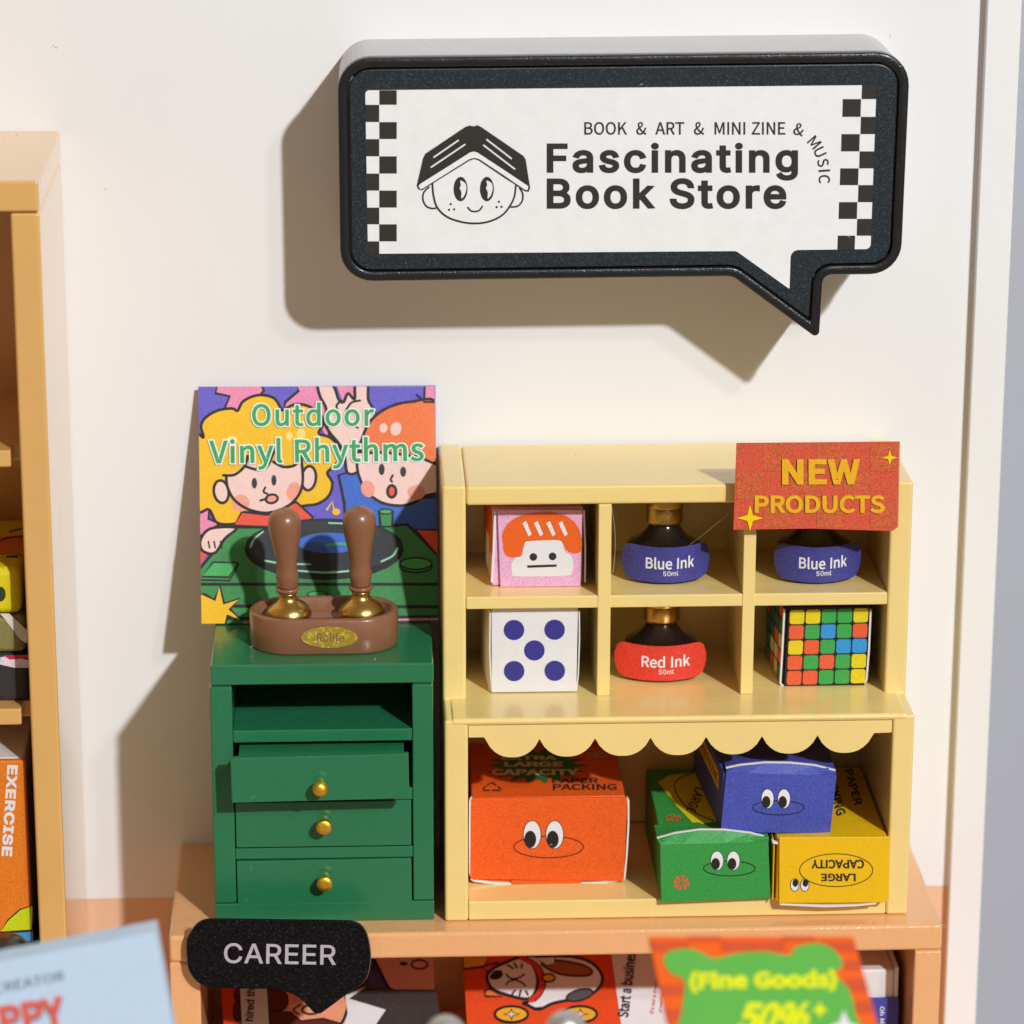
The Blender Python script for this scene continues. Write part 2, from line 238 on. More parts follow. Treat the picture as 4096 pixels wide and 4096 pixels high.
# ------------------------------------------------------------------ flat print: measured on the photograph, laid on the real surface
# two hand-rolled stroke-outline alphabets (advance, then closed loops; 1/1000 of 1.43 cap heights)
GL = {"H":{"'":[284,[177,437,187,700,97,700,107,437]],"0":[623,[384,1,445,33,493,85,529,156,550,245,558,350,550,455,529,543,493,614,444,667,384,699,312,709,240,699,179,667,131,614,95,543,73,455,66,350,73,245,95,156,130,85,179,33,240,1,312,-9],[264,76,224,101,193,142,169,198,155,267,150,350,155,433,169,502,193,558,224,599,264,624,312,632,359,624,399,599,431,558,454,502,468,433,473,350,468,267,454,198,431,142,399,101,359,76,312,68]],"1":[623,[538,0,538,75,105,75,105,0],[273,700,118,587,118,492,288,617,292,617,292,0,380,0,380,700]],"5":[623,[368,-2,425,21,472,57,508,104,530,161,538,225,534,273,521,318,501,358,475,393,442,421,404,442,362,455,316,459,279,456,244,447,213,433,187,415,184,415,207,622,504,622,504,700,132,700,93,348,176,338,200,356,230,369,265,378,300,381,341,376,378,361,408,336,432,304,446,266,451,223,446,181,432,144,410,112,380,89,344,74,304,69,270,72,238,83,211,100,190,122,175,149,168,179,82,179,91,128,114,83,148,44,193,15,245,-3,304,-9]],"A":[660,[117,0,262,416,293,510,313,576,337,658,319,658,343,577,363,512,380,459,395,416,544,0,637,0,380,700,277,700,23,0],[509,195,509,273,151,273,151,195]],"B":[628,[339,0,414,6,474,25,519,54,551,92,569,137,575,187,570,238,554,280,529,313,500,338,467,354,433,361,433,367,463,378,490,393,514,414,532,440,544,474,548,514,542,564,524,608,494,646,452,675,398,694,332,700,83,700,83,0],[171,318,342,318,384,313,420,300,450,279,471,253,485,222,489,188,480,145,454,110,407,86,337,78,171,78],[171,622,330,622,389,614,430,590,454,555,462,512,458,478,445,449,424,425,397,408,364,396,327,393,171,393]],"C":[702,[420,-5,469,6,513,26,554,52,588,85,617,125,638,170,651,221,562,221,551,187,536,157,516,132,492,111,464,94,434,82,402,75,368,73,307,81,253,105,207,145,172,199,150,267,142,350,150,432,172,501,207,555,253,595,307,619,368,627,402,625,434,618,464,606,492,589,516,568,536,543,551,513,562,479,651,479,637,530,616,576,588,615,553,648,513,675,468,694,419,706,368,709,282,698,207,665,144,612,96,541,66,453,55,350,66,247,96,159,144,87,207,34,282,2,368,-9]],"E":[576,[516,0,516,78,171,78,171,315,489,315,489,393,171,393,171,622,513,622,513,700,83,700,83,0]],"F":[564,[171,0,171,304,476,304,476,383,171,383,171,622,508,622,508,700,83,700,83,0]],"H":[711,[171,0,171,319,540,319,540,0,629,0,629,700,540,700,540,397,171,397,171,700,83,700,83,0]],"I":[413,[371,0,371,78,251,78,251,622,371,622,371,700,43,700,43,622,163,622,163,78,43,78,43,0]],"P":[612,[171,0,171,622,319,622,369,617,408,603,438,581,458,552,470,518,474,478,470,439,458,404,438,375,409,352,370,338,320,334,150,334,150,256,324,256,398,263,457,285,504,320,536,365,556,419,562,478,556,538,536,591,504,636,457,671,398,693,324,700,83,700,83,0]],"R":[618,[171,0,171,622,320,622,370,618,409,605,439,584,459,557,471,523,475,484,471,446,459,413,439,387,410,367,371,355,321,351,132,351,132,272,325,272,398,279,458,299,504,331,537,373,557,425,563,484,557,544,537,596,504,639,458,672,398,693,325,700,83,700,83,0],[589,0,417,315,317,315,486,0]],"S":[615,[382,-6,445,15,495,46,532,87,554,136,562,191,557,235,543,272,521,302,494,327,462,347,429,363,395,375,364,384,292,404,263,412,233,424,204,439,180,459,164,484,158,517,163,548,177,576,200,599,230,616,267,627,310,631,368,624,416,602,449,567,464,520,552,520,542,572,519,617,483,656,435,685,378,703,312,709,247,703,189,685,141,656,103,616,79,568,71,513,83,449,119,398,176,358,253,329,337,306,374,295,407,281,435,266,457,246,471,222,475,192,470,157,453,126,427,101,393,83,353,71,308,68,267,71,229,81,196,97,170,121,152,151,144,188,53,188,63,132,88,83,125,43,175,13,237,-6,308,-12]],"T":[617,[265,622,265,0,353,0,353,622,574,622,574,700,44,700,44,622]],"X":[653,[126,0,250,178,336,318,317,318,402,178,525,0,627,0,356,395,356,329,614,700,514,700,411,551,360,474,319,402,335,402,245,551,143,700,40,700,299,325,299,391,25,0]],"Y":[649,[369,0,369,287,626,700,524,700,386,474,365,438,346,403,327,364,308,317,343,317,324,363,306,402,286,437,264,474,125,700,23,700,280,287,280,0]],"a":[536,[262,-8,296,1,324,16,347,34,363,53,375,71,381,71,381,0,463,0,463,346,458,399,443,441,421,473,393,496,362,512,329,522,296,527,267,529,225,526,183,517,143,500,108,476,78,443,56,401,138,377,147,396,162,414,181,430,205,443,235,452,269,455,302,452,330,443,352,428,367,408,376,383,376,334,365,323,347,316,322,312,245,303,209,297,172,290,138,280,107,266,80,247,59,222,46,189,42,148,48,101,66,61,93,30,130,7,173,-7,220,-12],[205,65,179,72,157,83,140,99,130,120,126,144,130,171,142,192,161,207,185,218,212,226,357,250,371,255,379,261,379,190,375,158,362,128,342,102,314,81,278,67,234,62]],"c":[545,[323,-9,359,-1,392,12,421,29,448,51,470,77,487,107,499,141,419,161,411,141,401,122,388,105,373,91,354,79,334,71,311,66,285,64,238,71,200,91,170,122,149,162,137,208,132,258,137,309,149,355,170,395,200,427,238,447,285,454,310,452,333,447,353,439,371,428,387,414,400,398,410,380,417,360,498,381,485,414,468,443,446,469,420,490,390,507,358,519,323,526,285,529,219,521,161,495,113,455,77,401,54,334,47,258,54,183,77,117,113,63,161,23,219,-3,285,-11]],"d":[584,[313,-7,347,5,374,23,395,43,410,63,422,81,430,81,430,0,512,0,512,700,428,700,428,439,421,439,410,456,395,476,375,495,348,513,313,525,269,529,208,521,154,496,109,456,75,403,54,337,47,260,54,183,75,116,109,62,153,22,207,-3,269,-11],[237,71,200,90,170,121,149,160,137,208,132,261,137,313,149,359,170,399,199,428,236,447,281,454,326,448,362,429,391,400,412,362,425,315,429,261,425,206,412,158,391,119,362,89,325,71,281,64]],"e":[556,[343,-7,389,6,428,27,461,54,486,87,502,125,420,145,409,121,393,100,373,84,349,73,322,66,292,63,247,69,208,85,176,111,152,146,137,191,132,244,132,290,136,332,150,371,172,405,201,431,238,449,282,454,326,449,361,432,389,405,410,370,422,327,426,278,465,304,103,304,103,233,511,233,511,267,506,333,491,388,469,433,439,469,404,496,366,515,325,525,282,529,216,520,158,494,111,453,76,399,54,333,47,257,54,182,77,117,112,63,161,23,221,-3,292,-11]],"f":[349,[9,522,9,450,314,450,314,522],[195,0,195,576,199,609,212,633,235,647,268,652,283,651,313,645,334,717,306,725,284,728,258,729,221,725,186,714,156,695,132,669,116,635,111,594,111,0]],"g":[585,[345,-202,400,-187,446,-161,482,-124,505,-74,513,-12,513,522,431,522,431,439,423,439,412,456,397,476,376,496,349,513,314,525,270,529,208,521,155,496,110,457,76,404,54,339,47,263,54,187,76,124,110,74,155,37,208,14,268,7,312,10,347,22,374,38,394,57,410,77,421,94,428,94,428,-8,418,-64,388,-103,342,-126,285,-134,245,-131,212,-121,187,-108,167,-91,152,-73,140,-56,70,-95,88,-125,113,-152,145,-174,184,-192,231,-203,285,-207],[237,87,200,104,171,132,150,169,137,213,132,265,137,316,149,361,170,399,200,429,237,448,282,454,326,448,363,430,392,401,413,363,426,317,430,265,426,212,413,167,392,130,363,103,326,87,282,81]],"h":[564,[161,354,174,389,194,417,221,437,253,449,289,453,338,444,376,419,399,378,407,324,407,0,491,0,491,331,486,392,469,441,442,480,406,507,363,524,313,529,257,521,209,498,170,457,141,396,156,396,156,700,72,700,72,0,156,0,156,312]],"i":[229,[156,0,156,522,72,522,72,0],[138,613,157,626,170,643,174,665,170,686,157,704,138,717,115,721,93,717,74,704,61,686,57,665,61,643,74,626,93,613,115,609]],"k":[524,[244,274,253,274,496,522,391,522,166,291,151,291,151,188],[156,0,156,700,72,700,72,0],[512,0,263,315,203,256,405,0]],"l":[260,[249,4,233,75,201,71,179,75,165,86,159,105,156,136,156,700,72,700,72,116,80,65,102,28,139,4,192,-3]],"m":[839,[156,0,156,327,161,366,173,398,192,423,217,440,245,451,274,455,315,448,348,428,370,397,377,358,377,0,461,0,461,340,465,372,475,399,492,422,515,440,543,451,576,455,616,449,650,430,674,398,682,349,682,0,766,0,766,351,761,407,744,452,718,487,684,512,644,526,601,531,561,527,524,516,491,497,464,472,443,441,430,405,442,405,425,456,395,496,354,523,302,531,268,528,237,517,208,500,182,476,162,445,148,406,155,406,154,522,72,522,72,0]],"n":[564,[161,354,174,389,194,417,221,437,253,449,289,453,338,444,376,419,399,378,407,324,407,0,491,0,491,331,486,392,469,441,442,480,406,507,363,524,313,529,257,521,209,498,170,457,141,396,154,396,154,522,72,522,72,0,156,0,156,312]],"o":[571,[353,-3,411,23,459,63,494,117,517,183,524,258,517,334,494,401,459,455,411,495,353,521,285,529,219,521,161,495,113,455,77,401,54,334,47,258,54,183,77,117,113,63,161,23,219,-3,285,-11],[238,71,200,91,170,122,149,162,137,208,132,258,137,309,149,355,170,395,200,427,238,447,285,454,333,447,372,427,402,395,423,355,435,309,439,258,435,208,423,162,402,122,372,91,333,71,285,64]],"r":[357,[156,0,156,326,161,360,173,390,193,415,219,433,250,444,285,448,335,443,335,528,293,529,249,523,210,505,179,477,159,442,154,442,154,522,72,522,72,0]],"s":[502,[307,-6,358,9,399,33,430,65,449,103,456,147,447,196,421,236,378,266,316,288,236,307,198,319,171,335,155,355,149,381,157,412,180,436,215,452,258,458,302,452,334,434,355,409,369,381,446,399,432,435,411,467,384,493,349,513,307,525,257,529,205,524,158,510,119,487,89,456,71,419,64,377,73,327,99,286,143,256,205,234,292,213,325,202,350,187,364,166,369,141,361,111,336,86,298,68,249,62,206,68,171,83,145,109,129,147,49,130,62,87,85,52,116,25,154,5,199,-7,250,-11]],"t":[313,[9,522,9,450,280,450,280,522],[89,128,99,71,127,29,172,3,232,-6,280,-1,293,2,278,74,234,69,206,73,187,84,177,105,173,134,173,648,89,648]],"w":[780,[273,0,351,272,400,465,381,465,439,236,507,0,591,0,749,522,661,522,597,294,583,242,568,186,553,124,538,57,553,57,539,125,525,187,511,243,498,294,436,522,347,522,284,294,270,242,255,185,241,124,227,57,241,57,226,126,212,188,197,244,184,294,120,522,31,522,189,0]]},"N":{"%":[880,[196,271,261,286,312,329,344,399,355,494,344,587,312,655,261,698,196,712,131,698,81,655,49,587,37,494,49,399,81,329,131,286],[196,325,158,335,129,367,110,420,103,494,110,567,129,618,158,649,196,659,234,649,263,618,282,567,288,494,282,420,263,367,234,335],[216,-12,275,-12,662,712,603,712],[684,-12,749,2,799,45,831,115,842,209,831,303,799,372,749,414,684,429,619,414,569,372,537,303,525,209,537,115,569,45,619,2],[684,41,646,52,616,83,597,136,590,209,597,282,616,334,646,365,684,375,721,365,751,334,770,282,777,209,770,136,751,83,721,52]],"&":[649,[247,-12,306,-7,359,9,406,35,449,68,491,40,532,17,572,0,610,-12,633,60,603,70,571,85,537,104,502,127,541,184,574,245,602,309,625,377,543,377,525,319,502,265,475,216,445,171,396,214,349,263,305,314,267,368,325,411,376,458,411,512,425,575,416,631,389,674,346,702,287,712,222,700,171,665,139,613,127,548,130,509,139,469,154,427,173,384,121,345,76,300,46,246,34,181,50,104,94,42,161,2],[392,114,360,90,328,73,293,61,258,57,203,66,159,92,130,133,119,186,126,225,145,260,173,293,208,323,248,267,292,212,341,161],[235,425,221,457,210,489,204,520,202,549,208,589,225,622,252,643,288,651,318,645,339,628,351,603,354,573,345,530,319,492,281,458]],"(":[323,[228,-187,282,-163,228,-57,190,57,168,176,160,297,168,418,190,536,228,650,282,756,228,781,169,671,125,556,97,431,88,297,97,162,125,38,169,-78]],")":[323,[95,-187,154,-78,198,38,225,162,235,297,225,431,198,556,154,671,95,781,40,756,94,650,133,536,156,418,163,297,156,176,133,57,94,-57,40,-163]],"0":[530,[265,-12,356,10,424,78,468,192,483,352,468,511,424,623,356,690,265,712,175,690,106,623,63,511,48,352,63,192,106,78,175,10],[265,58,211,75,169,128,142,220,132,352,142,484,169,575,211,627,265,644,320,627,362,575,389,484,399,352,389,220,362,128,320,75]],"5":[530,[250,-12,336,4,409,50,460,125,479,227,463,327,417,397,350,438,268,451,239,449,212,443,187,435,163,423,181,626,445,626,445,700,105,700,82,373,129,344,157,361,185,374,213,382,245,385,305,374,351,343,380,293,391,225,379,156,347,104,300,72,242,60,186,67,140,84,102,109,70,138,26,80,66,46,115,16,176,-5]],"A":[581,[4,0,93,0,160,214,416,214,483,0,577,0,339,700,241,700],[182,284,217,392,235,450,253,509,270,568,286,628,290,628,307,568,325,509,342,451,361,392,394,284]],"B":[627,[96,0,319,0,427,13,510,51,565,115,584,205,574,269,544,319,499,353,442,372,442,377,486,400,518,435,538,479,544,529,527,608,477,661,401,691,304,700,96,700],[184,403,184,630,292,630,364,624,416,605,447,570,457,518,448,469,418,433,366,411,288,403],[184,71,184,334,307,334,388,327,448,304,485,265,498,208,485,147,447,104,387,79,307,71]],"C":[609,[360,-12,424,-6,481,14,531,45,575,88,526,144,491,111,453,86,411,70,364,65,273,85,205,142,161,233,146,352,162,470,207,559,277,615,367,635,409,630,447,617,480,596,510,569,558,626,523,659,479,686,426,705,366,712,242,688,144,616,79,502,55,350,78,197,142,83,239,12]],"D":[657,[96,0,275,0,415,24,517,93,579,204,601,352,579,501,517,610,413,677,271,700,96,700],[184,73,184,628,264,628,372,610,449,557,495,470,510,352,495,234,449,146,372,91,264,73]],"E":[562,[96,0,510,0,510,75,184,75,184,330,450,330,450,406,184,406,184,626,499,626,499,700,96,700]],"F":[527,[96,0,184,0,184,314,452,314,452,389,184,389,184,626,499,626,499,700,96,700]],"G":[658,[371,-12,438,-6,498,11,548,36,587,69,587,363,357,363,357,289,506,289,506,106,482,89,451,76,417,68,380,65,280,85,207,142,162,233,146,352,163,470,210,559,283,615,379,635,427,630,467,616,501,595,530,569,578,626,543,658,499,685,443,705,376,712,248,688,146,616,79,502,55,350,79,197,144,83,244,12]],"I":[280,[96,0,184,0,184,700,96,700]],"K":[617,[96,0,184,0,184,222,305,365,515,0,613,0,360,435,580,700,479,700,186,349,184,349,184,700,96,700]],"L":[519,[96,0,491,0,491,75,184,75,184,700,96,700]],"M":[775,[96,0,176,0,176,388,175,437,172,491,168,544,164,594,168,594,224,435,357,71,416,71,548,435,605,594,608,594,605,544,601,491,598,437,597,388,597,0,679,0,679,700,573,700,439,326,404,216,391,180,387,180,349,290,336,326,202,700,96,700]],"N":[690,[96,0,180,0,180,368,178,423,176,478,169,586,173,586,248,442,503,0,594,0,594,700,510,700,510,336,511,281,514,224,518,168,522,115,518,115,442,259,186,700,96,700]],"O":[709,[354,-12,475,13,570,86,631,201,653,352,631,503,570,617,475,688,354,712,233,688,139,617,77,503,55,352,77,201,139,86,233,13],[354,65,269,85,203,143,161,234,146,352,161,470,203,559,269,615,354,635,440,615,506,559,548,470,562,352,548,234,506,143,440,85]],"P":[605,[96,0,184,0,184,279,300,279,405,292,486,331,539,399,558,495,539,591,486,655,403,689,296,700,96,700],[184,350,184,628,285,628,366,622,423,600,458,559,470,495,459,430,425,385,369,359,288,350]],"R":[606,[184,368,184,628,302,628,375,622,428,601,461,562,472,504,461,444,428,402,375,376,302,368],[480,0,580,0,402,307,467,332,516,373,548,430,560,504,541,596,491,657,413,690,315,700,96,700,96,0,184,0,184,297,310,297]],"S":[569,[290,-12,389,3,464,45,512,108,528,186,517,254,486,306,441,344,384,373,285,416,243,435,206,458,179,490,168,534,177,576,204,608,245,628,299,635,345,631,387,618,424,597,458,570,504,626,463,661,414,688,359,706,299,712,211,699,141,660,95,602,78,527,91,460,125,409,171,373,221,348,321,304,367,282,405,257,429,225,438,179,428,132,400,96,353,73,291,65,237,71,186,89,139,116,98,152,46,91,95,48,153,16,219,-5]],"T":[572,[242,0,330,0,330,626,542,626,542,700,30,700,30,626,242,626]],"U":[689,[345,-12,444,3,524,54,577,147,596,288,596,700,511,700,511,286,498,181,463,113,410,76,345,65,281,76,229,113,194,181,181,286,181,700,94,700,94,288,113,147,165,54,245,3]],"V":[549,[224,0,327,0,549,700,459,700,347,321,314,205,297,149,279,90,275,90,257,149,240,205,207,321,94,700,1,700]],"W":[838,[173,0,278,0,382,422,391,463,409,542,417,582,421,582,456,422,562,0,668,0,813,700,729,700,653,319,615,92,609,92,572,263,560,319,462,700,381,700,285,319,259,206,247,149,235,92,231,92,189,319,116,700,25,700]],"X":[547,[16,0,110,0,210,189,266,303,270,303,330,189,435,0,532,0,327,357,518,700,425,700,331,521,282,418,278,418,223,521,127,700,30,700,221,362]],"Y":[507,[209,0,297,0,297,271,508,700,416,700,327,502,310,464,256,349,252,349,234,388,183,502,93,700,-1,700,209,271]],"Z":[576,[48,0,531,0,531,75,157,75,526,647,526,700,81,700,81,626,417,626,48,53]],"a":[538,[207,-12,254,-7,299,9,340,33,379,62,382,62,390,0,461,0,461,319,451,407,419,474,363,517,282,532,221,526,166,509,118,488,78,464,112,404,145,424,182,442,223,455,267,459,320,448,353,419,370,377,374,329,232,304,133,265,75,209,56,135,68,72,99,26,147,-3],[232,58,196,63,167,77,147,103,140,140,152,186,192,223,264,251,374,270,374,126,338,97,303,75,268,63]],"b":[590,[316,-12,401,6,473,61,523,149,541,267,528,376,488,460,424,513,335,532,292,526,250,511,209,488,172,459,176,552,176,760,88,760,88,0,158,0,165,53,169,53,204,26,241,5,279,-8],[302,61,274,64,243,73,210,89,176,115,176,388,212,418,247,440,280,454,313,458,377,445,419,406,443,345,451,266,440,180,408,116,361,75]],"d":[592,[265,-12,310,-7,352,9,389,33,422,61,425,61,433,0,504,0,504,760,416,760,416,561,421,472,388,497,354,516,317,528,275,532,190,513,118,458,69,372,51,259,66,144,109,58,176,6],[284,61,223,75,178,114,150,176,140,260,152,341,184,403,232,444,290,458,322,455,353,446,385,429,416,404,416,132,384,101,352,79,318,65]],"e":[529,[298,-12,348,-8,392,3,432,19,468,40,437,98,408,81,377,68,344,60,308,57,240,70,187,106,151,164,136,239,485,239,489,288,475,389,435,466,370,515,282,532,196,513,121,459,69,373,50,259,69,144,122,59,201,6],[135,301,152,370,186,420,231,452,284,462,338,452,379,421,404,370,413,301]],"f":[310,[32,448,102,448,102,0,189,0,189,448,299,448,299,519,189,519,189,601,194,645,207,677,230,696,263,703,277,702,291,699,306,695,321,689,340,756,321,763,300,768,277,771,253,773,186,761,139,727,111,673,102,602,102,519,32,514]],"h":[580,[88,0,176,0,176,376,212,411,246,436,280,451,317,456,361,448,392,423,410,380,415,317,415,0,502,0,502,329,493,416,464,480,414,519,344,532,294,525,249,506,209,479,172,445,176,552,176,760,88,760]],"i":[263,[88,0,176,0,176,519,88,519],[132,626,155,630,174,641,186,660,190,684,186,707,174,724,155,736,132,740,108,736,90,724,79,707,74,684,79,660,90,641,108,630]],"k":[527,[88,0,174,0,174,137,271,250,423,0,518,0,322,309,495,519,397,519,178,245,174,245,174,760,88,760]],"l":[271,[180,-12,230,-5,218,62,190,62,183,69,178,80,176,97,176,760,88,760,88,103,93,54,109,18,138,-5]],"m":[884,[88,0,176,0,176,376,210,411,244,436,275,451,306,456,348,448,379,423,396,380,402,317,402,0,489,0,489,376,524,411,558,436,589,451,620,456,663,448,693,423,710,380,716,317,716,0,803,0,803,329,794,416,765,480,716,519,647,532,600,525,557,504,515,473,475,433,455,474,425,505,385,525,331,532,286,525,245,506,206,478,170,443,168,443,159,519,88,519]],"n":[583,[88,0,176,0,176,376,212,411,246,436,280,451,317,456,361,448,392,423,410,380,415,317,415,0,502,0,502,329,493,416,464,480,414,519,344,532,294,525,249,506,208,478,170,443,168,443,159,519,88,519]],"o":[579,[289,-12,380,6,457,59,509,144,529,259,509,374,457,460,380,514,289,532,198,514,122,460,69,374,50,259,69,144,122,59,198,6],[289,60,228,74,181,115,150,177,139,259,150,340,181,403,228,444,289,458,351,444,398,403,429,340,440,259,429,177,398,115,351,74]],"r":[371,[88,0,176,0,176,333,204,389,237,426,272,447,306,454,356,445,372,520,360,526,347,529,333,531,317,532,275,524,236,503,200,469,170,424,168,424,159,519,88,519]],"s":[447,[223,-12,304,0,363,33,399,82,412,141,398,203,361,246,310,276,254,299,212,315,176,334,152,357,142,389,148,418,166,442,196,458,239,464,271,461,301,451,329,436,356,418,398,473,366,496,327,515,284,527,238,532,162,520,106,489,71,442,59,385,73,328,107,287,156,257,210,235,253,218,291,198,318,171,329,137,322,105,303,79,271,62,226,55,183,60,143,72,107,92,73,117,31,59,71,31,118,8,169,-7]],"t":[360,[250,-12,275,-11,300,-6,324,0,347,7,329,73,301,63,285,59,270,58,232,65,208,84,194,115,190,158,190,448,331,448,331,519,190,519,190,665,117,665,108,519,26,514,26,448,103,448,103,160,111,90,135,35,181,0]],"u":[580,[240,-12,289,-6,333,13,373,43,411,81,414,81,420,0,493,0,493,519,406,519,406,151,371,111,337,84,303,68,265,63,221,71,191,96,174,138,168,201,168,519,80,519,80,190,90,102,119,39,168,1]],"y":[498,[96,-223,165,-210,218,-172,259,-115,290,-44,485,519,400,519,307,231,265,84,260,84,208,231,103,519,12,519,221,-1,209,-40,190,-85,164,-120,132,-143,93,-152,53,-143,35,-213,48,-217,63,-221,79,-223]]}}
TX, GC = {}, {}
def glyph(font, ch):
    """advance, vertices, triangles and boundary chains of one letter (overlapping outlines merged by winding number)"""
    if (font, ch) in GC: return GC[font, ch]
    g = GL[font].get(ch) or GL['HN'[font == 'H']][ch]; loops = [[(l[i]/1000, l[i+1]/1000) for i in range(0, len(l), 2)] for l in g[1:]]
    vs, es = [], []
    for l in loops:
        b = len(vs); vs += [Vector(p) for p in l]; es += [(b+i, b+(i+1) % len(l)) for i in range(len(l))]
    ov, _, of = delaunay_2d_cdt(vs, es, [], 0, 1e-5)[:3]
    def wind(p):
        w = 0
        for l in loops:
            for i in range(len(l)):
                (x1, y1), (x2, y2) = l[i-1], l[i]
                if (y1 > p[1]) != (y2 > p[1]) and p[0] < (x2-x1)*(p[1]-y1)/(y2-y1)+x1: w += 1 if y2 > y1 else -1
        return w
    keep = []
    for f in of:
        f = list(f); c = sum((ov[i] for i in f), Vector((0, 0)))/len(f)
        if wind(c):
            a = sum(ov[f[k-1]].x*ov[f[k]].y-ov[f[k]].x*ov[f[k-1]].y for k in range(len(f)))
            keep.append(f if a > 0 else f[::-1])
    de = {(f[k-1], f[k]) for f in keep for k in range(len(f))}
    bd = [(a, b) for a, b in de if (b, a) not in de]
    GC[font, ch] = (g[0]/1000, [tuple(v) for v in ov], keep, bd); return GC[font, ch]
def text_mesh(s, off=0., font='N', shear=0., track=0.):
    """vertices (x, y, tiny height step) and faces: the letter, and a rim of quads that gives it weight"""
    k = (s, off, font, shear, track)
    if k in TX: return TX[k]
    x, vs, fs = 0., [], []
    for ch in s:
        if ch == ' ': x += .27; continue
        adv, gv, gf, bd = glyph(font, ch); b0 = len(vs)
        vs += [(x+p[0]+shear*p[1], p[1], 0) for p in gv]; fs += [tuple(b0+i for i in f) for f in gf]
        if off > 0:
            nr = {}
            for a, b in bd:
                e = (Vector(gv[b])-Vector(gv[a])).normalized()
                for q in (a, b): nr.setdefault(q, []).append(Vector((e.y, -e.x)))
            qd = {}
            for q, n in nr.items():
                m = sum(n, Vector((0, 0)))
                m = m.normalized() if m.length > .2 else n[0]
                qd[q] = Vector(gv[q])+m*(off/max(m.dot(n[0]), .6))
            for i, (a, b) in enumerate(bd):
                o = len(vs)
                for p in (gv[a], gv[b], qd[b], qd[a]): vs.append((x+p[0]+shear*p[1], p[1], 1+i % 7))
                fs.append((o, o+1, o+2, o+3))
        x += adv+track
    TX[k] = (vs, fs); return TX[k]
def cat(pts, closed=True, k=6):
    n = len(pts); out = []
    rng = range(n) if closed else range(n-1)
    for i in rng:
        g = (lambda j: pts[j % n]) if closed else (lambda j: pts[max(0, min(n-1, j))])
        p0, p1, p2, p3 = g(i-1), g(i), g(i+1), g(i+2)
        for j in range(k):
            t = j/k
            out.append(tuple(.5*((2*p1[c])+(-p0[c]+p2[c])*t+(2*p0[c]-5*p1[c]+4*p2[c]-p3[c])*t*t+(-p0[c]+3*p1[c]-3*p2[c]+p3[c])*t**3) for c in (0, 1)))
    if not closed: out.append(pts[-1])
    return out
def clip_poly(poly, win):
    n = len(win); a = sum(win[i][0]*win[(i+1) % n][1]-win[(i+1) % n][0]*win[i][1] for i in range(n)); s = 1 if a > 0 else -1
    for i in range(n):
        A, B = win[i], win[(i+1) % n]; out = []
        f = lambda p: s*((B[0]-A[0])*(p[1]-A[1])-(B[1]-A[1])*(p[0]-A[0]))
        for j in range(len(poly)):
            p, q = poly[j-1], poly[j]; fp, fq = f(p), f(q)
            if (fp >= 0) != (fq >= 0): t = fp/(fp-fq); out.append((p[0]+(q[0]-p[0])*t, p[1]+(q[1]-p[1])*t))
            if fq >= 0: out.append(q)
        poly = out
        if len(poly) < 3: return []
    return poly
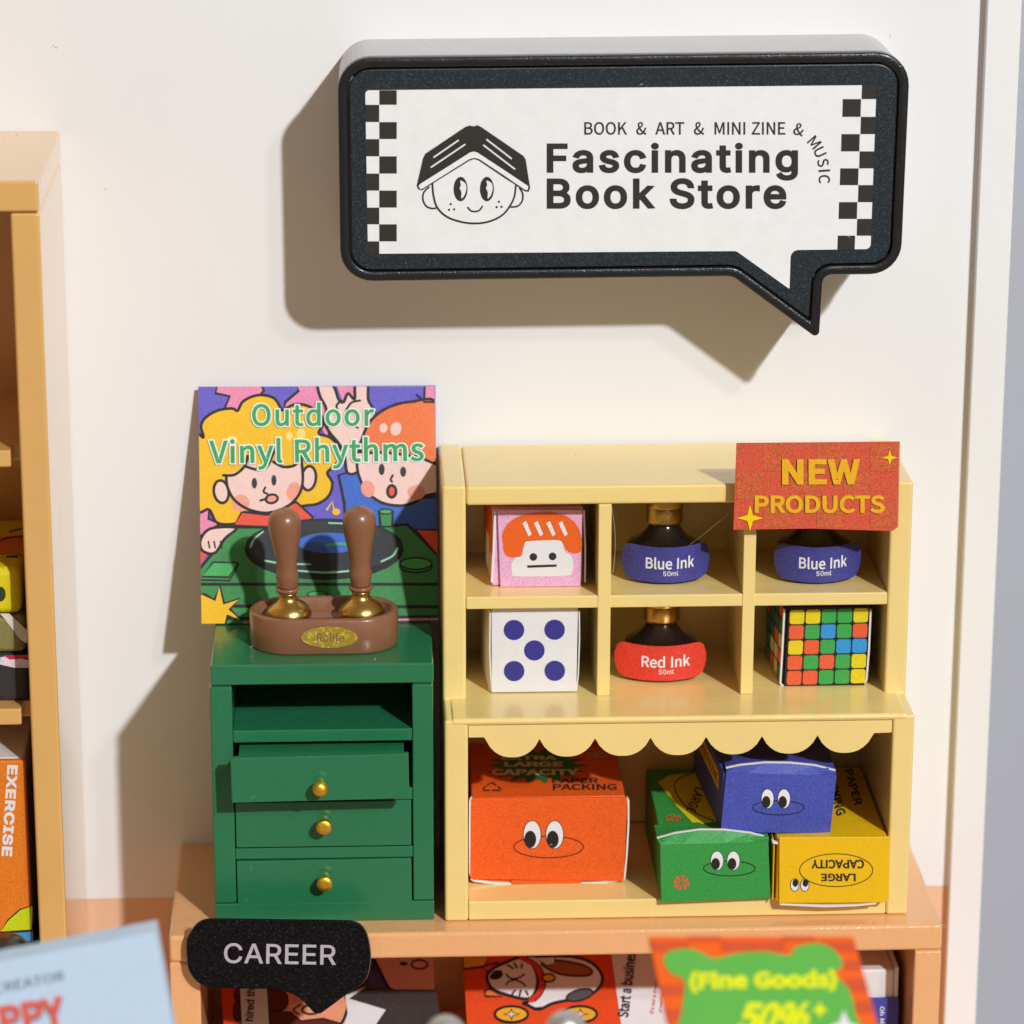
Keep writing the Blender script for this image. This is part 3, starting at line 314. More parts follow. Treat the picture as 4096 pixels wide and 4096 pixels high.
class Art:
    """collects fills, strokes and lettering drawn in crop coordinates and lays them on a plane (or warp) as thin layers"""
    def __init__(s, p0=None, n=(0, -1, 0), crop=(0, 0, 1), clip=None, warp=None, step=.0006, base=.0012):
        s.p0, s.n, s.crop, s.clip, s.warp, s.step, s.h = p0, Vector(n).normalized(), crop, clip, warp, min(step, .00006), base
        s.v, s.f, s.m, s.mi = [], [], [], []
    def P(s, p, h):
        if s.warp: return s.warp(p[0], p[1], h)
        ox, oy, k = s.crop
        return onplane(ox+p[0]*k, oy+p[1]*k, s.p0, s.n)+s.n*h
    def _mat(s, m):
        if m not in s.m: s.m.append(m)
        return s.m.index(m)
    def _add(s, poly, mi, h):
        if s.clip: poly = clip_poly(poly, s.clip)
        if len(poly) < 3: return
        b = len(s.v); s.v += [s.P(p, h) for p in poly]
        if len(poly) <= 4: s.f.append(list(range(b, b+len(poly)))); s.mi.append(mi); return
        for t in tessellate_polygon([[Vector((p[0], p[1], 0)) for p in poly]]):
            s.f.append([b+i for i in t]); s.mi.append(mi)
    def up(s): s.h += s.step; return s.h
    def fill(s, pts, m, smooth=False, line=0, lm=None):
        if smooth: pts = cat(pts)
        s._add(pts, s._mat(m), s.up())
        if line: s.stroke(pts, line, lm or BLACK, True)
    def stroke(s, pts, wd, m=None, closed=False, smooth=False, caps=True):
        if smooth: pts = cat(pts, closed)
        mi = s._mat(m or BLACK); h = s.up(); n = len(pts)
        L = []
        for i in range(n):
            a = pts[i-1] if (closed or i) else pts[0]; b = pts[(i+1) % n] if (closed or i < n-1) else pts[-1]
            dx, dy = b[0]-a[0], b[1]-a[1]; l = math.hypot(dx, dy) or 1
            L.append((pts[i][0]-dy/l*wd/2, pts[i][1]+dx/l*wd/2, pts[i][0]+dy/l*wd/2, pts[i][1]-dx/l*wd/2))
        for i in range(n if closed else n-1):
            p, q = L[i], L[(i+1) % n]; s._add([(p[0], p[1]), (q[0], q[1]), (q[2], q[3]), (p[2], p[3])], mi, h)
        if caps and not closed:
            h = s.up()
            for p in (pts[0], pts[-1]): s._add([(p[0]+wd/2*math.cos(a*.785), p[1]+wd/2*math.sin(a*.785)) for a in range(8)], mi, h)
    def oval(s, x, y, rx, ry, m, line=0, lm=None, rot=0, n=28):
        c, d = math.cos(rot), math.sin(rot)
        pts = [(x+rx*math.cos(2*math.pi*i/n)*c-ry*math.sin(2*math.pi*i/n)*d, y+rx*math.cos(2*math.pi*i/n)*d+ry*math.sin(2*math.pi*i/n)*c) for i in range(n)]
        if m: s._add(pts, s._mat(m), s.up())
        if line: s.stroke(pts, line, lm or BLACK, True)
    def text(s, t, x0, y0, x1, y1, m, off=.0, rot=0, piv=None, shear=0., grow=0., font='N', flip=False, track=0.):
        """bounding box x0..x1, y0 (top)..y1 (bottom) before rotation; rot in radians, clockwise positive"""
        vs, fs = text_mesh(t, off, font, shear, track); vb, _ = text_mesh(t, off-grow, font, shear, track) if grow else (vs, 0)
        X0, X1 = min(v[0] for v in vb), max(v[0] for v in vb); Y0, Y1 = min(v[1] for v in vb), max(v[1] for v in vb)
        h = s.up(); mi = s._mat(m); b = len(s.v); c, d = math.cos(rot), math.sin(rot); px, py = piv or ((x0+x1)/2, (y0+y1)/2)
        for vx, vy, vh in vs:
            x = x0+(vx-X0)/(X1-X0)*(x1-x0); y = y1-(vy-Y0)/(Y1-Y0)*(y1-y0)
            if flip: x, y = x0+x1-x, y0+y1-y
            x, y = px+(x-px)*c-(y-py)*d, py+(x-px)*d+(y-py)*c
            s.v.append(s.P((x, y), h+vh*.00001))
        for f in fs: s.f.append([b+i for i in f]); s.mi.append(mi)
    def build(s, name, parent, label=None):
        return mesh_obj(name, s.v, s.f, s.m, parent, idx=s.mi, label=label)
def eyes(a, x1, x2, y, rx, ry, pr, line=3):
    """two comic eyes, pupil low left"""
    for x in (x1, x2):
        a.oval(x, y, rx, ry, WHITE, line); a.oval(x-rx*.22, y+ry*.33, rx*.68, ry*.62, BLACK)

# ================================================================== SETTING
def struct(name, o): o.name = name; o['kind'] = 'structure'; return o
struct('wall', box('wall', -4, 3.975, 0, .12, .0, 6, WALLM, None, 0))
struct('lower_wall', box('lower_wall', -4, 3.975, .001, .12, -1.25, -.002, PEACH, None, 0))
struct('side_wall', box('side_wall', 3.967, 4.106, -.052, .3, -1.25, 6, matte('white_wall_edge', (.83, .82, .80), .5), None, .004))
struct('floor', box('floor', -2.5, 4.6, -4.2, .12, -1.4, -1.25, PEACH, None, 0))
struct('backdrop', box('backdrop', -14, 22, 6, 6.1, -9, 12, matte('grey_paper_backdrop', (.49, .50, .56), .8), None, 0))

# ================================================================== SPEECH BUBBLE SIGN
sg = thing('speech_bubble_sign', 'black framed speech bubble sign lettered Fascinating Book Store on the white wall', 'sign', (2.4, 0, 3.3))
tilt = lambda pts: [(x, z+.006*(x-2.4)) for x, z in pts]
OUT = [(1.331, 3.758, .13), (3.592, 3.758, .135), (3.584, 2.860, .125), (3.272, 2.860, .035), (3.262, 2.592, .018), (2.905, 2.860, .07), (1.334, 2.860, .13)]
extrude('body', tilt(rounded(inset(OUT, .004))), -.425, 0, WHT, sg)
o1, o2 = tilt(rounded(OUT)), tilt(rounded(inset(OUT, .04)))
o1b, o2b = tilt(rounded(inset(OUT, .009))), tilt(rounded(inset(OUT, .033)))
n = len(o1)
def ringv(o, y): return [(p[0], y, p[1]) for p in o]
rv = ringv(o1, -.425)+ringv(o1, -.466)+ringv(tilt(rounded(inset(OUT, .003))), -.473)+ringv(o1b, -.476)+ringv(o2b, -.476)+ringv(tilt(rounded(inset(OUT, .038))), -.473)+ringv(o2, -.466)+ringv(o2, -.430)
rf = [(j*n+i, j*n+(i+1) % n, (j+1)*n+(i+1) % n, (j+1)*n+i) for j in range(7) for i in range(n)]
mesh_obj('frame', rv, rf, BLK, sg, smooth=True)
extrude('face_plate', tilt(rounded(inset(OUT, .047))), -.470, -.426, SIGNG, sg, .004, 2)
a = Art((0, -.470, 0)); W2 = paper((.87, .87, .86), .01)
wpts = rounded([(1461, 361, 16), (3506, 340, 16), (3482, 996, 22), (3163, 1000, 32), (3158, 1156, 3), (2945, 1004, 30), (1472, 1015, 3)])
a.fill(wpts, W2)
CK = paper((.03, .027, .022), .05)
for i in range(10):                                                # checker columns left and right
    y = 361+(0, 58, 127, 195, 264, 333, 401, 469, 536, 604)[i]; y2 = 361+(58, 127, 195, 264, 333, 401, 469, 536, 604, 654)[i]
    xs = (1517, 1587) if i % 2 == 0 else (1461, 1517)
    a.fill([(xs[0], y), (xs[1], y), (xs[1], y2), (xs[0], y2)], CK)
for i in range(10):
    yy = [340, 396, 467, 536, 605, 673, 740, 808, 875, 942, 998]; y, y2 = yy[i], yy[i+1]; sh = -(y-340)*.036
    xs = (3448, 3506) if i % 2 == 0 else (3373, 3446)
    if i == 9: xs = (3373, 3442)
    a.fill([(xs[0]+sh, y), (xs[1]+sh, y), (xs[1]+sh-2, y2), (xs[0]+sh-2, y2)], CK)
a.text('Fascinating', 2187, 570, 3192, 722, CK, .034, font='H', track=.085)
a.text('Book Store', 2187, 712, 3146, 836, CK, .034, font='H', track=.085)
a.text('BOOK  &  ART  &  MINI ZINE', 2337, 487, 3141, 539, CK, .012)
a.text('&', 3175, 492, 3216, 542, CK, .012, rot=.25)
for ch, x, y, r in (('M', 3257, 569, .85), ('U', 3279, 608, 1.12), ('S', 3292, 650, 1.35), ('I', 3297, 682, 1.5), ('C', 3297, 716, 1.57)):
    ww = {'M': 40, 'U': 34, 'S': 30, 'I': 8, 'C': 34}[ch]; a.text(ch, x-ww/2, y-23, x+ww/2, y+23, CK, .012, rot=r)
# emblem: a smiling head wearing an open book
def E_(pts): return [(1600+x*.5952, 400+y*.5952) for x, y in pts]
a.fill(E_(cat([(218, 570), (225, 640), (250, 720), (310, 780), (400, 815), (500, 828), (600, 815), (690, 770), (745, 700), (770, 640), (775, 570)], False)+[(500, 400)]), W2)
a.stroke(E_(cat([(218, 560), (225, 640), (250, 720), (310, 780), (400, 815), (500, 828), (600, 815), (690, 770), (745, 700), (770, 640), (777, 575)], False)), 7.5, CK)
a.stroke(E_(cat([(195, 585), (160, 620), (155, 670), (175, 710), (210, 727), (245, 725)], False)), 6.5, CK)
a.stroke(E_(cat([(805, 590), (825, 630), (820, 680), (790, 712), (745, 718)], False)), 6.5, CK)
a.fill(E_([(112, 575), (125, 600), (150, 605), (300, 510), (470, 405), (500, 395), (530, 405), (700, 520), (840, 612), (865, 615), (875, 590), (860, 500), (845, 400), (830, 375), (545, 180), (520, 168), (497, 176), (465, 170), (435, 182), (170, 360), (155, 390), (130, 500)]), CK)
a.fill(E_([(125, 575), (135, 597), (150, 595), (300, 500), (465, 397), (500, 387), (535, 397), (705, 510), (840, 602), (858, 603), (862, 578), (700, 470), (520, 352), (495, 345), (470, 352), (300, 460), (140, 560)]), W2)
for p, q in (((228, 383), (392, 270)), ((210, 450), (436, 298)), ((583, 265), (748, 392)), ((562, 303), (770, 462))): a.stroke(E_([p, q]), 6, W2)
for ex in (407, 584):
    a.oval(*E_([(ex, 597)])[0], 28, 49, CK)
    a.fill(E_(cat([(ex-2, 540), (ex+32, 560), (ex+38, 600), (ex+25, 640), (ex+5, 660), (ex+6, 620), (ex-6, 590), (ex+2, 570)])), W2)
for p in ((341, 698), (330, 736), (364, 733), (665, 682), (649, 718), (682, 716)): a.oval(*E_([p])[0], 4.6, 4.6, CK, n=12)
a.stroke(E_(cat([(456, 720), (475, 742), (505, 748), (535, 738), (553, 713)], False)), 6.5, CK)
a.build('printed_face', sg)

# ================================================================== YELLOW DISPLAY UNIT
ys = thing('display_shelf', 'pale yellow display unit with six small cells above a wide scalloped shelf', 'display shelf', (2.685, -.45, .257))
for x0, x1 in ((1.733, 1.829), (3.551, 3.641)):
    extrude_yz('side_panel', [(-.012, .257), (-.89, .257), (-.89, 1.136), (-.64, 1.136), (-.64, 2.046), (-.012, 2.046)], x0, x1, YEL, ys, .013)
box('top_board', 1.8295, 3.5505, -.637, -.02, 1.962, 2.043, YEL, ys, .014)
box('back_panel', 1.8295, 3.5505, -.045, -.015, .345, 1.961, YEL, ys, 0)
box('shelf_board', 1.8295, 3.5505, -.637, -.046, 1.522, 1.575, YEL, ys, .006)
for x0, x1 in ((2.365, 2.419), (2.956, 3.008)):
    box('divider', x0, x1, -.632, -.046, 1.5755, 1.9615, YEL, ys, .005)
    box('divider', x0, x1, -.632, -.046, 1.1425, 1.5215, YEL, ys, .005)
    box('divider_front', x0+.001, x1-.001, -.6405, -.6325, 1.1425, 1.9600, YEL, ys, .003)
box('ledge_board', 1.760, 3.612, -.8925, -.046, 1.112, 1.1415, YEL, ys, .014)
box('base_board', 1.8295, 3.5505, -.885, -.046, .259, .342, YEL, ys, .008)
sc = [(1.831, 1.111), (3.549, 1.111), (3.549, 1.058), (3.478, 1.056)]
XS = [1.900, 2.118, 2.343, 2.568, 2.794, 3.021, 3.247, 3.474]
for i in range(6, -1, -1):
    x0, x1 = XS[i], XS[i+1]; c = (x0+x1)/2; hw = (x1-x0)/2
    for j in range(13):
        t = j/12; u = 1-2*t; e = 1-abs(u)**2.4
        if (0 < j < 12) or i in (0, 6): sc.append((c+hw*u, 1.050-.078*e**.82 if j not in (0, 12) else 1.050))
        else: sc.append((c+hw*u*.985, 1.047))
sc += [(1.893, 1.060), (1.831, 1.060)]
cl = []
for p in sc:
    if not cl or (abs(p[0]-cl[-1][0])+abs(p[1]-cl[-1][1])) > 1e-4: cl.append(p)
extrude('scalloped_valance', cl, -.883, -.845, YEL, ys)

# ================================================================== GREEN CABINET
gc = thing('drawer_cabinet', 'small green cabinet with three gold knobbed drawers, the top one pulled out', 'cabinet', (1.243, -.48, .257))
YB = -.08
box('top_board', .797, 1.691, -.868, YB, 1.290, 1.375, GRN, gc, .008)
for x0, x1 in ((.793, .881), (1.604, 1.689)): box('side_panel', x0, x1, -.866, YB, .344, 1.283, GRN, gc, .007)
for x0, x1 in ((.800, .879), (1.606, 1.682)): box('joint', x0, x1, -.855, YB, 1.2835, 1.2895, GRN, gc, 0)
box('base_board', .792, 1.690, -.868, YB, .258, .341, GRN, gc, .006)
box('back_panel', .8815, 1.6035, YB-.02, YB-.001, .3415, 1.2825, GRN, gc, 0)
box('shelf_board', .8815, 1.6035, -.862, YB-.021, 1.042, 1.094, GRN, gc, .005)
box('rail', .8815, 1.6035, -.861, -.12, .786, .837, GRN, gc, .004)
box('rail', .8815, 1.6035, -.861, -.12, .534, .582, GRN, gc, .004)
for z0, z1, yf, dx, sk in ((.841, 1.033, -1.0, -.010, -.012), (.588, .785, -.868, 0, 0), (.336, .529, -.868, 0, -.004)):
    d = box('drawer', .885+dx, 1.598+dx, yf, yf+.03, z0, z1, GRN, gc, .005, rot=Matrix.Rotation(sk, 3, 'Y') if sk else 0, piv=((1.24), yf, (z0+z1)/2))
    box('drawer_box', .905, 1.570, yf+.0305, -.11, z0+.004, z1-.012, GRN, d, .003)
    kz = {.841: .912, .588: .695, .336: .447}[z0]-.0; kx = 1.232 if z0 > .8 else 1.243
    vs = []; prof = [(.020, 0), (.021, .012), (.021, .030), (.029, .033), (.0315, .037), (.0315, .060), (.0295, .064), (.012, .0645)]
    if z0 > .8: prof = [(.020, 0), (.021, .030), (.029, .034), (.032, .046), (.030, .060), (.022, .070), (.008, .074)]
    ns = 24; bb = []
    for r, y in prof:
        for i in range(ns): t = 2*math.pi*i/ns; bb.append((kx+r*math.cos(t), yf-y, kz+r*math.sin(t)))
    fs = [(j*ns+i, j*ns+(i+1) % ns, (j+1)*ns+(i+1) % ns, (j+1)*ns+i) for j in range(len(prof)-1) for i in range(ns)]+[[(len(prof)-1)*ns+i for i in range(ns)]]
    mesh_obj('knob', bb, fs, KNOB, d, smooth=True)

# ================================================================== RECORD SLEEVE
rs = thing('record_sleeve', 'square printed record sleeve titled Outdoor Vinyl Rhythms leaning on the wall', 'record sleeve', (1.23, -.35, 1.376))
BL, BR, TR, TL = Vector((.742, -.355, 1.378)), Vector((1.716, -.355, 1.378)), Vector((1.722, -.035, 2.307)), Vector((.741, -.035, 2.307))
nrm = (BR-BL).cross(TL-BL).normalized()
if nrm.y > 0: nrm = -nrm
th = nrm*-.014
vs = [BL, BR, TR, TL, BL+th, BR+th, TR+th, TL+th]
mesh_obj('sleeve_board', vs, [(0, 1, 2, 3), (7, 6, 5, 4), (0, 4, 5, 1), (1, 5, 6, 2), (2, 6, 7, 3), (3, 7, 4, 0)], paper((.35, .28, .5), .05), rs)
PUR = ink(104, 92, 196, .2); PNK = ink(238, 140, 178); YLW = ink(250, 190, 25, .1); SKN = ink(242, 205, 195, .07); OR_ = ink(250, 118, 60); RED = ink(240, 85, 60)
BLU = ink(62, 105, 200, .15); GR1 = ink(60, 140, 75, .16); GR2 = ink(75, 175, 95, .1); CHK = ink(240, 160, 140, .08); DK = ink(45, 47, 52, .15); MNT = ink(150, 215, 180, .05); CRM = ink(252, 222, 130, .05)
corner = [(163, 82), (1821, 80), (1853, 1722), (187, 1748)]
a = Art(BL, nrm, (700, 1500, .56935), clip=corner, step=.00035, base=.001)
a.fill(corner, PUR)
LW = 20
a.fill([(300, 60), (600, 60), (625, 110), (590, 150), (600, 300), (420, 300), (350, 230), (385, 150), (285, 128)], PNK, line=LW)
a.fill([(850, 60), (1030, 60), (1080, 200), (1080, 450), (960, 300), (760, 260), (775, 190), (870, 110)], PNK, line=LW)
a.fill([(1130, 60), (1290, 60), (1280, 170), (1180, 190)], PNK); a.fill([(1755, 60), (1860, 60), (1860, 230), (1750, 190)], PNK, line=LW)
a.fill([(150, 935), (240, 945), (235, 1010), (310, 1050), (200, 1120), (150, 1140)], PNK, line=LW)
hair = [(150, 450), (200, 440), (183, 360), (215, 300), (300, 250), (400, 235), (440, 250), (480, 185), (580, 142), (690, 160), (745, 235), (760, 245), (850, 205), (950, 225), (1030, 290), (1040, 350), (1010, 410), (1090, 440), (1155, 510), (1155, 590), (1105, 650), (1070, 690), (1105, 760), (1080, 850), (1000, 905), (900, 920), (700, 960), (480, 980), (440, 1040), (300, 1040), (240, 945), (150, 930)]
a.fill(hair, YLW, True, LW)
for x, y, rx, ry in ((803, 430, 22, 32), (885, 415, 30, 40), (400, 460, 40, 30)): a.oval(x, y, rx, ry, CRM)
a.fill([(410, 1060), (470, 960), (650, 980), (850, 890), (970, 1000), (870, 1080)], RED, line=LW)
a.oval(325, 820, 52, 80, SKN, LW, rot=-.15); a.oval(940, 725, 50, 85, SKN, LW, rot=.1)
face = [(350, 700), (400, 690), (470, 650), (505, 600), (600, 655), (650, 640), (700, 600), (790, 640), (860, 620), (885, 570), (895, 740), (865, 850), (780, 925), (650, 965), (520, 945), (420, 880), (370, 790)]
a.fill(face, SKN, True)
a.oval(462, 900, 62, 60, CHK); a.oval(835, 818, 50, 66, CHK, rot=.3)
a.stroke(cat([(340, 705), (420, 700), (490, 640), (510, 570)], False), LW); a.stroke(cat([(490, 640), (580, 665), (650, 640), (700, 520)], False), LW); a.stroke(cat([(690, 610), (760, 645), (840, 635), (880, 580)], False), LW)
a.stroke(cat([(360, 710), (370, 790), (420, 880), (520, 945), (650, 968), (780, 928), (865, 850), (898, 740), (885, 560)], False), LW)
a.oval(558, 760, 19, 38, DK); a.oval(695, 740, 18, 38, DK); a.stroke(cat([(635, 790), (622, 820), (650, 835)], False), 15); a.oval(680, 870, 42, 30, CHK, 17, rot=-.2); a.stroke([(600, 882), (645, 868)], 16)
a.fill([(1290, 660), (1150, 705), (1190, 900), (1200, 1090), (1870, 1090), (1870, 860), (1700, 860), (1450, 900)], BLU, line=LW)
hand = [(1005, 60), (1020, 150), (1062, 235), (1055, 330), (1085, 400), (1150, 480), (1190, 560), (1215, 690), (1300, 660), (1290, 500), (1370, 400), (1405, 330), (1400, 250), (1358, 175), (1350, 60), (1270, 60), (1262, 170), (1215, 130), (1185, 190), (1150, 175), (1120, 90), (1080, 60)]
a.fill(hand, SKN, True, LW); a.stroke(cat([(1170, 180), (1135, 215), (1150, 270)], False), 16); a.stroke(cat([(1200, 250), (1240, 195), (1300, 180)], False), 16); a.stroke([(1255, 355), (1285, 372)], 14)
a.fill([(1280, 600), (1310, 540), (1850, 590), (1870, 800), (1760, 850), (1680, 895), (1580, 918), (1450, 895), (1345, 815), (1290, 700)], SKN, True, LW)
a.fill([(1310, 540), (1320, 430), (1385, 310), (1500, 228), (1650, 190), (1850, 205), (1870, 600), (1700, 575), (1480, 545)], OR_, True, LW)
a.oval(1465, 372, 28, 33, SKN); a.oval(1552, 378, 38, 48, SKN, rot=.3)
a.oval(1355, 800, 48, 60, CHK, rot=-.3); a.oval(1695, 825, 62, 52, CHK)
a.oval(1452, 664, 21, 40, DK); a.oval(1603, 680, 21, 36, DK); a.stroke(cat([(1530, 705), (1515, 735), (1525, 750)], False), 15); a.oval(1523, 818, 30, 42, RED, 20)
a.stroke([(1700, 140), (1745, 180)], 14); a.stroke([(1750, 190), (1860, 190)], 14)
a.stroke([(1065, 948), (1105, 892), (1118, 958)], 14, YLW); a.oval(1132, 962, 28, 24, YLW)
a.fill([(150, 1390), (420, 1070), (1400, 1070), (1630, 1050), (1880, 1300), (1880, 1790), (150, 1790)], GR1, line=LW)
a.fill([(1690, 1090), (1880, 1090), (1880, 1310)], RED, line=LW)
a.fill([(150, 1210), (260, 1200), (160, 1370)], RED)
a.fill([(180, 1160), (250, 1080), (430, 1075), (350, 1150), (280, 1250), (195, 1235)], SKN, True, LW)
for x in (235, 275, 320): a.stroke([(x, 1170), (x+8, 1215)], 12)
a.oval(1048, 1225, 560, 215, BLACK); a.oval(1048, 1205, 548, 190, DK, 14)
a.oval(1085, 1180, 222, 72, BLU); a.stroke(cat([(1060, 1200), (1130, 1185), (1210, 1190)], False), 16, GR2)
a.stroke(cat([(530, 1210), (560, 1150), (620, 1100)], False), 11, MNT); a.stroke(cat([(635, 1305), (760, 1325), (950, 1330)], False), 13, MNT); a.stroke(cat([(860, 1375), (1060, 1388), (1250, 1375)], False), 13, MNT)
a.stroke(cat([(1450, 1310), (1530, 1270), (1565, 1215)], False), 13, MNT); a.stroke(cat([(1080, 1040), (1200, 1045), (1290, 1060)], False), 11, MNT)
a.fill([(1435, 960), (1530, 960), (1525, 1065), (1445, 1065)], GR1, line=LW); a.oval(1480, 960, 46, 18, GR2, 10)
a.fill([(270, 1315), (440, 1320), (380, 1420), (190, 1415)], GR2, line=14); a.stroke([(190, 1440), (385, 1445), (445, 1330)], 12)
a.oval(1692, 1345, 112, 42, GR1, 12); a.oval(1692, 1325, 112, 40, GR2, 12)
a.stroke([(150, 1470), (1880, 1470)], 20); a.stroke([(150, 1622), (1880, 1628)], 22); a.stroke([(150, 1712), (1880, 1698)], 20); a.oval(1000, 1540, 70, 20, GR2, 8)
a.fill([(150, 1530), (215, 1545), (280, 1580), (315, 1480), (345, 1605), (455, 1570), (385, 1645), (470, 1725), (370, 1690), (345, 1790), (150, 1790)], YLW, line=LW)
a.fill([(480, 1735), (1880, 1705), (1880, 1730), (480, 1760)], PNK)
TG, TW = ink(52, 160, 90, .12), ink(232, 245, 235, .03)
a.text('Outdoor', 540, 193, 1400, 362, TW, .062, grow=.04, track=.06); a.text('Outdoor', 540, 193, 1400, 362, TG, .022, track=.06)
a.text('Vinyl Rhythms', 240, 440, 1748, 662, TW, .062, grow=.04, rot=-.012, track=.04); a.text('Vinyl Rhythms', 240, 440, 1748, 662, TG, .022, rot=-.012, track=.04)
a.build('printed_cover', rs)

# ================================================================== STAMP HOLDER AND STAMPS
hx0, hx1, hy, hr = 1.114, 1.389, -.592, .165
sh = thing('stamp_holder', 'brown oval stamp stand with a gold badge on top of the green cabinet', 'stamp stand', (1.25, hy, 1.3755))
def stad(r, k=18): return [(hx1+r*math.cos(-math.pi/2+math.pi*i/k), hy+r*math.sin(-math.pi/2+math.pi*i/k)) for i in range(k+1)]+[(hx0+r*math.cos(math.pi/2+math.pi*i/k), hy+r*math.sin(math.pi/2+math.pi*i/k)) for i in range(k+1)]
rings = [(hr-.004, 1.3757), (hr, 1.383), (hr, 1.514), (hr-.004, 1.521), (hr-.012, 1.524), (hr-.026, 1.523), (hr-.032, 1.518), (hr-.034, 1.470)]
vs, nn = [], None
for r, z in rings: p = stad(r); nn = len(p); vs += [(x, y, z) for x, y in p]
fs = [(j*nn+i, j*nn+(i+1) % nn, (j+1)*nn+(i+1) % nn, (j+1)*nn+i) for j in range(len(rings)-1) for i in range(nn)]
fs += [list(range(nn))[::-1], [(len(rings)-1)*nn+i for i in range(nn)]]
mesh_obj('tray', vs, fs, BRN, sh, smooth=True)
a = Art((0, hy-hr, 0), base=.0045)
bm_ = GOLDG
a.oval(1317.5, 2548, 113, 43, bm_, n=40)
a.text('Rolife', 1268, 2530, 1376, 2566, paper((.24, .11, .05), .05), .012)
a.build('badge', sh)
st = thing('wax_stamp', 'left brown handled stamp with a brass foot in the oval stand', 'wax stamp', (1.110, -.592, 1.471), 'stamps in the brown stand')
P0 = WO[st.name]
lathe('brass_foot', [(.07, 0), (.086, .004), (.0925, .02), (.092, .038), (.083, .055), (.064, .072), (.045, .084), (.037, .096), (.0365, .112), (.040, .118)], P0, GOLD, st)
lathe('collar', [(.040, .1181), (.0478, .128), (.0495, .134), (.047, .140), (.038, .141)], P0, BRN, st)
lathe('handle', [(.039, .1412), (.040, .150), (.0435, .168), (.0465, .186), (.0465, .198), (.042, .216), (.0415, .236), (.045, .27), (.0545, .32), (.0625, .36), (.067, .395), (.0672, .415), (.064, .435), (.055, .453), (.040, .466), (.022, .473), (.008, .475), (.006, .480), (.001, .481)], P0, BRN, st)
def dup(root, loc, label):
    c = root.copy(); COL.objects.link(c); c.location = loc; c['label'] = label
    for ch in list(root.children):
        d = ch.copy(); COL.objects.link(d); d.parent = c
        for g in list(ch.children): e = g.copy(); COL.objects.link(e); e.parent = d
    return c
s2 = dup(st, (1.404, -.592, 1.475), 'right brown handled stamp with a brass foot in the oval stand'); s2.rotation_euler = (0, -.012, 0)
st.rotation_euler = (0, -.03, 0)

# ================================================================== INK BOTTLES
def bottle(name, label, cx, cy, z, line, rgb, R, rot, wd, group=None):
    t = thing(name, label, 'ink bottle', (cx, cy, z), group); P = Vector((cx, cy, z))
    lathe('glass_body', [(.12, .0005), (.146, .004), (.152, .014), (.154, .03), (.154, .128), (.150, .139), (.140, .146), (.120, .154), (.102, .166), (.086, .181), (.073, .197), (.063, .212), (.057, .224), (.054, .245)], P, INKB, t, 48)
    lathe('cap', [(.054, .219), (.066, .221), (.0745, .228), (.0755, .236), (.0755, .292), (.0785, .295), (.0805, .300), (.0805, .325), (.076, .330)], P, GOLD, t, 40)
    # a stiff paper label bent round the bottle with its ends standing off
    c = Vector((cx, cy-.1585+R)); H = .152; zc = z+.010+H/2
    def wp(u, v, h):      # u along the arc, v down, both in units; origin = label centre
        q = (u/R)+rot; zz = zc-v+(abs(u)**2)*.25
        return Vector((c.x+(R+h)*math.sin(q), c.y-(R+h)*math.cos(q), zz))
    hw = wd/2; out = rounded([(-hw, -H/2, .055), (hw, -H/2, .055), (hw, H/2, .05), (-hw, H/2, .05)], 6)
    nu, nv = 28, 10; vs, fs, idx = [], [], {}
    for k, h in enumerate((0, .004)):
        for i in range(nu+1):
            u = -hw+wd*i/nu
            top = min([p[1] for p in out if abs(p[0]-u) < wd/nu*.6] or [-H/2]); 
            d = max(0, abs(u)-(hw-.055)); vt = -H/2+(.055-math.sqrt(max(0, .055**2-d*d)))
            for j in range(nv+1): vs.append(wp(u, vt+(-2*vt)*j/nv, h))
    N = (nu+1)*(nv+1)
    for k in (0, 1):
        for i in range(nu):
            for j in range(nv):
                q = k*N+i*(nv+1)+j; fs.append((q, q+1, q+nv+2, q+nv+1))
    edge = [i*(nv+1) for i in range(nu+1)]+[nu*(nv+1)+j for j in range(1, nv+1)]+[i*(nv+1)+nv for i in range(nu-1, -1, -1)]+[j for j in range(nv-1, 0, -1)]
    for i in range(len(edge)): p, q = edge[i], edge[(i+1) % len(edge)]; fs.append((p, q, q+N, p+N))
    lab = mesh_obj('label', vs, fs, paper(RGB(*rgb), .3), t, smooth=False)
    a = Art(warp=lambda x, y, h: wp(x, y, .004+h), base=.001)
    ox = .018 if R > .2 and rot < 0 else .01
    a.text(line, -.097+ox, -.034, .105+ox, .018, WHITE, .02); a.text('50ml', -.026+ox, .025, .036+ox, .046, WHITE, .012, font='H')
    a.build('lettering', lab)
    return t
b1 = bottle('ink_bottle', 'bottle labelled Blue Ink in the middle upper cell of the yellow unit', 2.658, -.352, 1.5755, 'Blue Ink', (60, 60, 136), .24, 0.0, .40, 'blue ink bottles')
b2 = dup(b1, (3.282, -.372, 1.5755), 'bottle labelled Blue Ink in the right upper cell, its cap behind the red placard'); b2.rotation_euler = (0, 0, .03)
bottle('ink_bottle', 'bottle with a red label reading Red Ink in the middle lower cell', 2.655, -.335, 1.142, 'Red Ink', (232, 58, 40), .30, -.05, .405)

